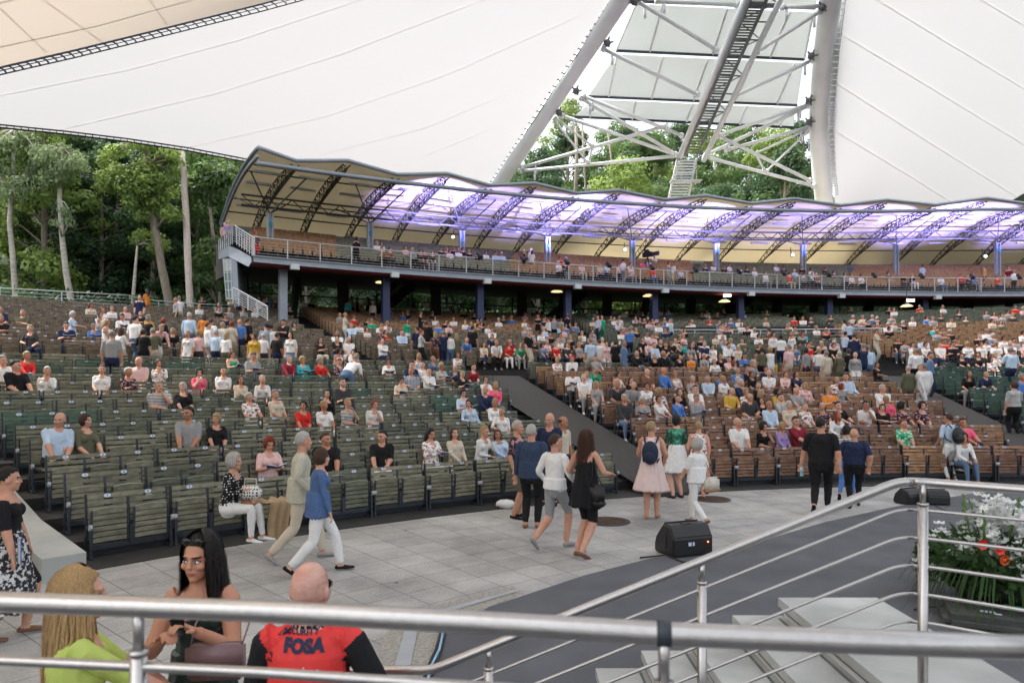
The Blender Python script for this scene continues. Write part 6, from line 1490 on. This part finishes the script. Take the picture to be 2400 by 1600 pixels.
h15=hero(1585,971,1.74,'dark-haired person in shiny green top and pale pleated skirt near the middle block',pose(fem=1,fat=1.05,yaw=-30,skirt=[(1.08,.17,.14),(.9,.21,.17),(.7,.26,.2),(.55,.29,.23)],wl=(.16,-.3,.95)),rz=pi+.3,top='M',sl='s',hair='K2',bot='a',skirt='w',shin='skin',shoe='n',skin=3,feet=1166)
h16=hero(1637,986,1.66,'blonde person in multicoloured top carrying a pale cardigan, behind the white outfit',pose(fem=1,fat=1.15,wl=(.2,-.2,.95)),rz=pi-.1,top='F',sl='0',hair='N1f',bot='y',shoe='z',shin='skin',feet=1168)
h17=hero(1632,1028,1.52,'grey curly-haired person all in white walking right with cream shoulder bag',pose(fem=1,fat=1.15,yaw=10,wl=(.3,-.2,.85),wr=(-.24,.1,.85),hem=[(1.15,.19,.15),(1.0,.22,.17),(.86,.24,.18)],al=(.08,.3,.16,36),ar=(-.08,-.22,.1),loose=1.05),rz=pi+.55,top='w',sl='s',hair='W4',bot='w',shoe='z',skin=0,feet=1229)
h18=hero(1925,978,1.82,'broad dark-haired person all in black walking right near the middle block',pose(fem=0,fat=1.32,yaw=-25,wl=(.34,-.08,.85),wr=(-.3,.08,.88),lean=4,al=(.09,.3,.18,40),ar=(-.09,-.2,.1),loose=1.05),rz=pi-.5,top='k',sl='s',hair='K1',bot='k',shoe='k',skin=0,feet=1200)
h19=hero(1985,996,1.66,'black-haired person in striped top and jeans between the two dark-dressed walkers',pose(fem=1,yaw=-20,fat=1.0,**walk2),rz=pi-.6,top='S',sl='s',hair='K2',bot='b',shoe='k',skin=0,feet=1168)
h20=hero(2002,1003,1.78,'shaven-headed person in navy t-shirt and black trousers walking away',pose(fem=0,fat=1.36,yaw=-25,wl=(.34,-.06,.85),wr=(-.28,.08,.9),al=(.1,.26,.14,30),ar=(-.1,-.2,.1)),rz=pi-.35,top='n',sl='s',hair='X1',style='ring',hairm=M['hairB'],bot='k',shoe='k',skin=0,feet=1188)
h21=hero(2222,968,1.74,'person in pale blue shirt and white trousers with black backpack leaning to a front bench',pose(fem=0,fat=1.0,yaw=10,wl=(.22,-.2,.95),wr=(-.34,-.32,.86),lean=8,al=(.13,.05,.1),ar=(-.12,-.02,.1)),rz=pi+.15,top='a',sl='s',hair='B1',bot='w',shoe='w',skin=0,feet=1127)
# foreground four
h1=hero(22,1092,1.66,'dark-haired person in black off-shoulder top and floral skirt at the left edge',pose(fem=1,fat=1.12,yaw=10,pitch=4,wl=(.24,-.16,.82),wr=(-.26,-.1,.86),al=(.1,-.14,.1),ar=(-.09,.16,.1,0),skirt=[(1.06,.17,.14),(.9,.21,.18),(.6,.26,.22),(.3,.29,.26)],fing=(.9,.7),low=.05),rz=RT+.45,vox=.007,top='k',sl='s',hair='K1f',bot='k',skirt='U',shin='skin',shoe='z',skin=0)
h2=hero(190,1328,1.66,'long blonde-haired person in lime vest seen from behind, arms reaching right',pose(fem=1,fat=1.1,yaw=-6,wl=(.2,-.42,1.0),wr=(-.06,-.46,1.02),loose=1.04),rz=pi-.95,vox=.007,top='V',sl='s',hair='N3',hairm=M['blond'],bot='k',skin=1)
h3=hero(470,1246,1.70,'long dark-haired person in dark green leather dress with sunglasses on the head',pose(fem=1,fat=.95,yaw=-16,pitch=4,wl=(.07,-.3,1.3),wr=(-.08,-.3,1.27),fing=(.8,.9),low=.12,skirt=[(1.1,.15,.12),(.95,.17,.14),(.8,.19,.155),(.4,.17,.15)]),rz=.1,vox=.0055,top='T',sl='0',hair='K3',hairm=M['dkhair'],bot='T',shin='skin',skin=2,shoe='k')
h4=hero(728,1309,1.72,'bald person in black t-shirt and red vest seen from behind',pose(fem=0,fat=1.1,yaw=-8,hiz=1.0,wl=(.22,-.2,1.02),wr=(-.27,-.18,1.05),el=(.5,.8,-.6),er=(-.9,.7,-.6)),rz=pi+.02,vox=.0065,top='k',sl='s',hair='X1',style=None,bot='k',torso=M['redv'],skin=0,neckc='k')
for o_ in list(h4['o'].children): bpy.data.objects.remove(o_)
M['skin_bald']=mat('weathered scalp skin',(.62,.38,.29),.42,nz=(13,.3),col2=(.5,.22,.17),bump=(55,.25),spec=.55); h4['o'].material_slots[0].material=M['skin_bald']
bpy.context.view_layer.update()
# writing on the vest back: laid on the surface by projecting each vertex onto the back
from mathutils.bvhtree import BVHTree
def wrap_text(b,body,size,xc,zc,name,m,ext=.0015,bold=.004,parent=None):
    me=b['me']; bv=BVHTree.FromPolygons([v.co[:] for v in me.vertices],[tuple(p.vertices) for p in me.polygons])
    cu=bpy.data.curves.new('t','FONT'); cu.body=body; cu.size=size; cu.align_x='CENTER'; cu.align_y='CENTER'; cu.offset=bold; cu.resolution_u=4; cu.space_character=1.05
    to=bpy.data.objects.new('t',cu); C.objects.link(to); bpy.context.view_layer.update(); tm=bpy.data.meshes.new_from_object(to); bpy.data.objects.remove(to)
    bm=bmesh.new(); bm.from_mesh(tm); 
    bmesh.ops.triangulate(bm,faces=bm.faces[:]); bmesh.ops.subdivide_edges(bm,edges=[e for e in bm.edges if e.calc_length()>.03],cuts=2,use_grid_fill=False); bmesh.ops.triangulate(bm,faces=bm.faces[:])
    for v in bm.verts:
        x,z=xc-v.co.x,zc+v.co.y; hit=bv.ray_cast(V((x,1,z)),V((0,-1,0))); y=hit[0].y if hit[0] else .12
        v.co=V((x,y+.004,z))
    bm.to_mesh(tm); bm.free(); tm.materials.clear(); tm.materials.append(m); o=link(name,tm,b['o']); return o
wrap_text(h4,'FOSA',.068,.0,1.45,'vest_lettering',M['navyc'],bold=.005)
wrap_text(h4,'SECURITY',.034,.02,1.502,'vest_lettering',M['navyc'],bold=.001)
wrap_text(h4,'SŁUŻBA',.045,.0,1.345,'vest_lettering',M['white_plate'],bold=.001)
def glasses(b,m,up=0,name='glasses'):
    mb=MB()
    z0=.004+up; y0=-.098 if not up else -.06
    for s in(-1,1):
        mb.ell((s*.033,y0,z0),(.026,.006,.02),12,7)
        mb.bar((s*.058,y0+.004,z0+.006),(s*.079,.0,z0+.006),.004,.005)
    mb.bar((-.01,y0,z0+.004),(.01,y0,z0+.004),.004,.004)
    o=mb.build(name,m,b['o'],True); o.matrix_local=Matrix.Translation(b['hc'])@b['hd'].to_4x4(); return o
glasses(h3,M['shade'],.095,'sunglasses'); eyes(h3); eyes(h1)
strands(h3,.36,M['dkhair'],1700,(52,178),seed=3,fwd=1)
strands(h2,.44,M['blond'],2200,(62,180),seed=5,wave=.005)
strands(h12,.34,M['auburn'],500,(60,180),seed=6,wid=.008)
glasses(h4,M['shade'])
mbx=MB()
# mauve handbag of the woman in green
w3=h3['W']
e=empty('handbag',w3((.15,-.24,1.13)),.1,label='mauve flap handbag with gold clasp hanging at the hip of the dark-haired person',cat='handbag')
rbox((.26,.08,.17),.015).build('bag_body',M['mauve'],e,True)
f_=rbox((.264,.012,.1),.005); f_.v=[(v[0],v[1]-.046,v[2]+.036) for v in f_.v]; f_.build('flap',M['mauve'],e,True)
mb=MB(); 
for s in(-1,1): mb.tube([(s*.028+.02*math.cos(a*pi/6),-.057,-.012+.013*math.sin(a*pi/6)) for a in range(13)],.004,6)
mb.build('clasp',M['gold'],e,True)
mb=MB(); mb.tube([(-.12,0,.08),(-.12,.06,.16),(-.1,.12,.22),(-.06,.2,.26)],.005,6); mb.tube([(.12,0,.08),(.13,.08,.15),(.1,.18,.2)],.005,6); mb.build('strap',M['mauve'],e,True)
def phone(b,which,label,m='shade',sz=(.06,.01,.1)):
    wv=b[which]; dd_=b['d'+which[1]]; p=b['W'](V(wv)+V(dd_)*.1+V((0,-.02,.03))); e=empty('phone',p,b['o'].rotation_euler.z,label=label,cat='phone'); rbox(sz,.004,2).build('body',M[m],e); return e
phone(h3,'wl','dark phone held at chest by the person in the green dress')
# booklet in the hand of the woman at the left edge
e=empty('booklet',h1['W'](V(h1['wr'])+V((-.02,-.06,-.02))),h1['o'].rotation_euler.z+.3,label='blue and white booklet held by the person in the floral skirt',cat='booklet')
M['blueb']=mat('blue printed cover',(.04,.15,.45),.4,nz=(6,.4)); mb=MB(); mb.box((0,0,.06),(.15,.008,.22)); mb.build('cover',M['blueb'],e); mb=MB(); mb.box((.004,.006,.06),(.146,.004,.216)); mb.build('pages',M['white_plate'],e)
# backpacks
def backpack(b,label,m,sc=1):
    p=b['W'](V((0,.20,1.18))); e=empty('backpack',p,b['o'].rotation_euler.z,label=label,cat='backpack'); e.scale=(sc,sc,sc)
    mb=MB(); mb.ell((0,.02,0),(.16,.1,.23),18,12); mb.build('bag_body',m,e,True); mb=MB(); mb.ell((0,.1,-.07),(.11,.045,.1),14,8); mb.build('front_pocket',m,e,True)
    mb=MB(); 
    for s in(-1,1): mb.tube([(s*.1,-.06,.18),(s*.13,-.16,.28),(s*.15,-.3,.15),(s*.17,-.2,-.1),(s*.13,-.04,-.18)],.016,6)
    mb.build('shoulder_strap',m,e,True); return e
backpack(h14,'round navy backpack on the back of the person in the pale pink dress',M['navyc'],.92)
backpack(h21,'black backpack on the person in the pale blue shirt',M['black'],.95)
def sbag(b,p,label,m,m2,sz=(.28,.12,.28),sh=(-.12,-.02,1.36),nm='shoulder_bag'):
    pw=b['W'](V(p)); e=empty(nm,pw,b['o'].rotation_euler.z,label=label,cat='bag'); rbox(sz,.05).build('bag_body',m,e,True)
    f=rbox((sz[0]*1.01,sz[1]*1.01,sz[2]*.25),.02); f.v=[(v[0],v[1],v[2]-sz[2]*.38) for v in f.v]; f.build('base_panel',m2,e,True)
    sv_=V(sh)-V(p); mb=MB(); mb.tube([(-.1,0,sz[2]/2-.03),tuple(sv_*.5+V((-.04,0,0))),tuple(sv_)],.01,6); mb.tube([(.1,0,sz[2]/2-.03),tuple(sv_*.5+V((.04,0,0))),tuple(sv_)],.01,6); mb.build('strap',m2,e,True)
sbag(h12,(-.22,.08,.86),'black leather shoulder bag hanging on the person in the black dress',M['black'],M['black'],(.26,.12,.3),(-.13,.03,1.4))
sbag(h17,(-.2,.2,.82),'cream shoulder bag with tan base on the person all in white',M['cream'],M['tan_leather'],(.34,.12,.26),(-.12,.04,1.36))
# polka dot handbag, tan coat and brown bag beside the seated lady
p7=h7['W'](V((.0,-.36,.74))); e=empty('handbag',p7,R(78),label='white handbag with black dots on the lap of the polka dot person',cat='handbag')
M['wdots']=mat('white dotted leather',(.8,.8,.77),.5,nz=(20,.05)); _m=M['wdots']; _N=_m.node_tree.nodes; _v=_N.new('ShaderNodeTexVoronoi'); _v.inputs['Scale'].default_value=22; _v.inputs['Randomness'].default_value=.2; _t=_N.new('ShaderNodeTexCoord'); _m.node_tree.links.new(_t.outputs['Object'],_v.inputs[0]); _g=_N.new('ShaderNodeMath'); _g.operation='GREATER_THAN'; _g.inputs[1].default_value=.33; _m.node_tree.links.new(_v.outputs['Distance'],_g.inputs[0]); _x=_N.new('ShaderNodeMix'); _x.data_type='RGBA'; _x.inputs[6].default_value=(.01,.01,.01,1); _x.inputs[7].default_value=(.8,.8,.77,1); _m.node_tree.links.new(_g.outputs[0],_x.inputs[0]); _m.node_tree.links.new(_x.outputs[2],_N['Principled BSDF'].inputs['Base Color'])
rbox((.16,.34,.2),.05).build('bag_body',M['wdots'],e,True); mb=MB(); mb.tube([(0,-.1,.08),(0,-.09,.2),(0,.09,.2),(0,.1,.08)],.01,8); mb.build('handle',M['cream'],e,True)
q=pol(22.75,0,0); fb=gnd(640,1275); e=empty('draped_coat',at(650,1190,10.2),-R(-46),label='tan trench coat draped over a front bench beside the polka dot person',cat='coat')
M['coat']=mat('tan gabardine',(.42,.3,.17),.9,nz=(9,.15),bump=(9,.8)); mb=MB(); rows=[]
for i in range(15):
    t=i/14; 
    if t<.35: y=.25-t*.9; z=.12-.02*math.sin(t*9)
    else: y=-.07-.03*math.sin(t*5); z=.12-(t-.35)*.88
    rows.append([V((x*(.2-.05*t)+.02*math.sin(t*7),y+.03*math.sin(x*9+t*4),z+.02*math.sin(x*7)*(t<.35))) for x in [k/8 for k in range(-8,9)]])
mb.grid(rows); mb.grid([[p+V((0,.015,-.012)) for p in r_] for r_ in rows][::-1]); mb.build('coat_cloth',M['coat'],e,True)
mb=MB(); mb.ell((-.22,.02,.1),(.15,.12,.11),14,9); 
tag(mb.build('shoulder_bag',M['tan_leather'],smooth=True,loc=at(622,1180,10.1)-V((0,0,.1))),'brown leather bag lying between the polka dot handbag and the tan coat','bag')
# white carrier bag on the ground
mb=MB(); mb.ell((0,0,.07),(.2,.14,.09),16,9); mb.v=[tuple(V(v)+V((noise.noise(V(v)*12)*.03,noise.noise(V(v)*14+V((3,3,3)))*.03,abs(noise.noise(V(v)*9))*.03))) for v in mb.v]
tag(mb.build('carrier_bag',M['white_cloth'] if 'white_cloth' in M else cloth('w'),smooth=True,loc=gnd(1186,1190)),'crumpled white carrier bag on the paving by the front benches','bag')

p=h18['W'](V(h18['wl'])+V((0,-.02,-.14))); e=empty('water_bottle',p,0,label='clear water bottle with pale blue label carried by the person all in black',cat='bottle')
M['plastic']=mat('clear bottle plastic',(.55,.7,.72),.1,nz=(9,.1)); mb=MB(); mb.tube([(0,0,-.1),(0,0,.06),(0,0,.1)],[.034,.034,.014],12); mb.build('bottle_body',M['plastic'],e,True); mb=MB(); mb.tube([(0,0,-.04),(0,0,.03)],.0355,12); mb.build('label_band',M['bluecable'],e,True); mb=MB(); mb.tube([(0,0,.1),(0,0,.12)],.016,10); mb.build('cap',M['white_plate'],e)
t=th2(1518,5.2); p=pol2(5.2,t,BZ+1.6); e=empty('broadcast_camera',p,-R(t)+.5,label='black television camera on a tripod platform among the balcony seats under the roof',cat='camera')
mb=MB(); mb.box((0,0,1.5),(.35,.75,.35)); mb.box((0,.1,1.78),(.3,.3,.18)); mb.build('camera_body',M['black'],e); mb=MB(); mb.tube([(0,-.35,1.5),(0,-.95,1.48)],[.13,.17],12); mb.build('lens',M['dark_steel'],e); mb=MB()
for k in range(3): mb.bar((0,0,1.3),(.55*math.cos(k*2.09),.55*math.sin(k*2.09),0),.06,.06)
mb.build('tripod',M['dark_steel'],e)
mb=MB(); mb.box((0,0,-.1),(2.2,1.8,.12)); mb.build('platform',M['dark_steel'],e)
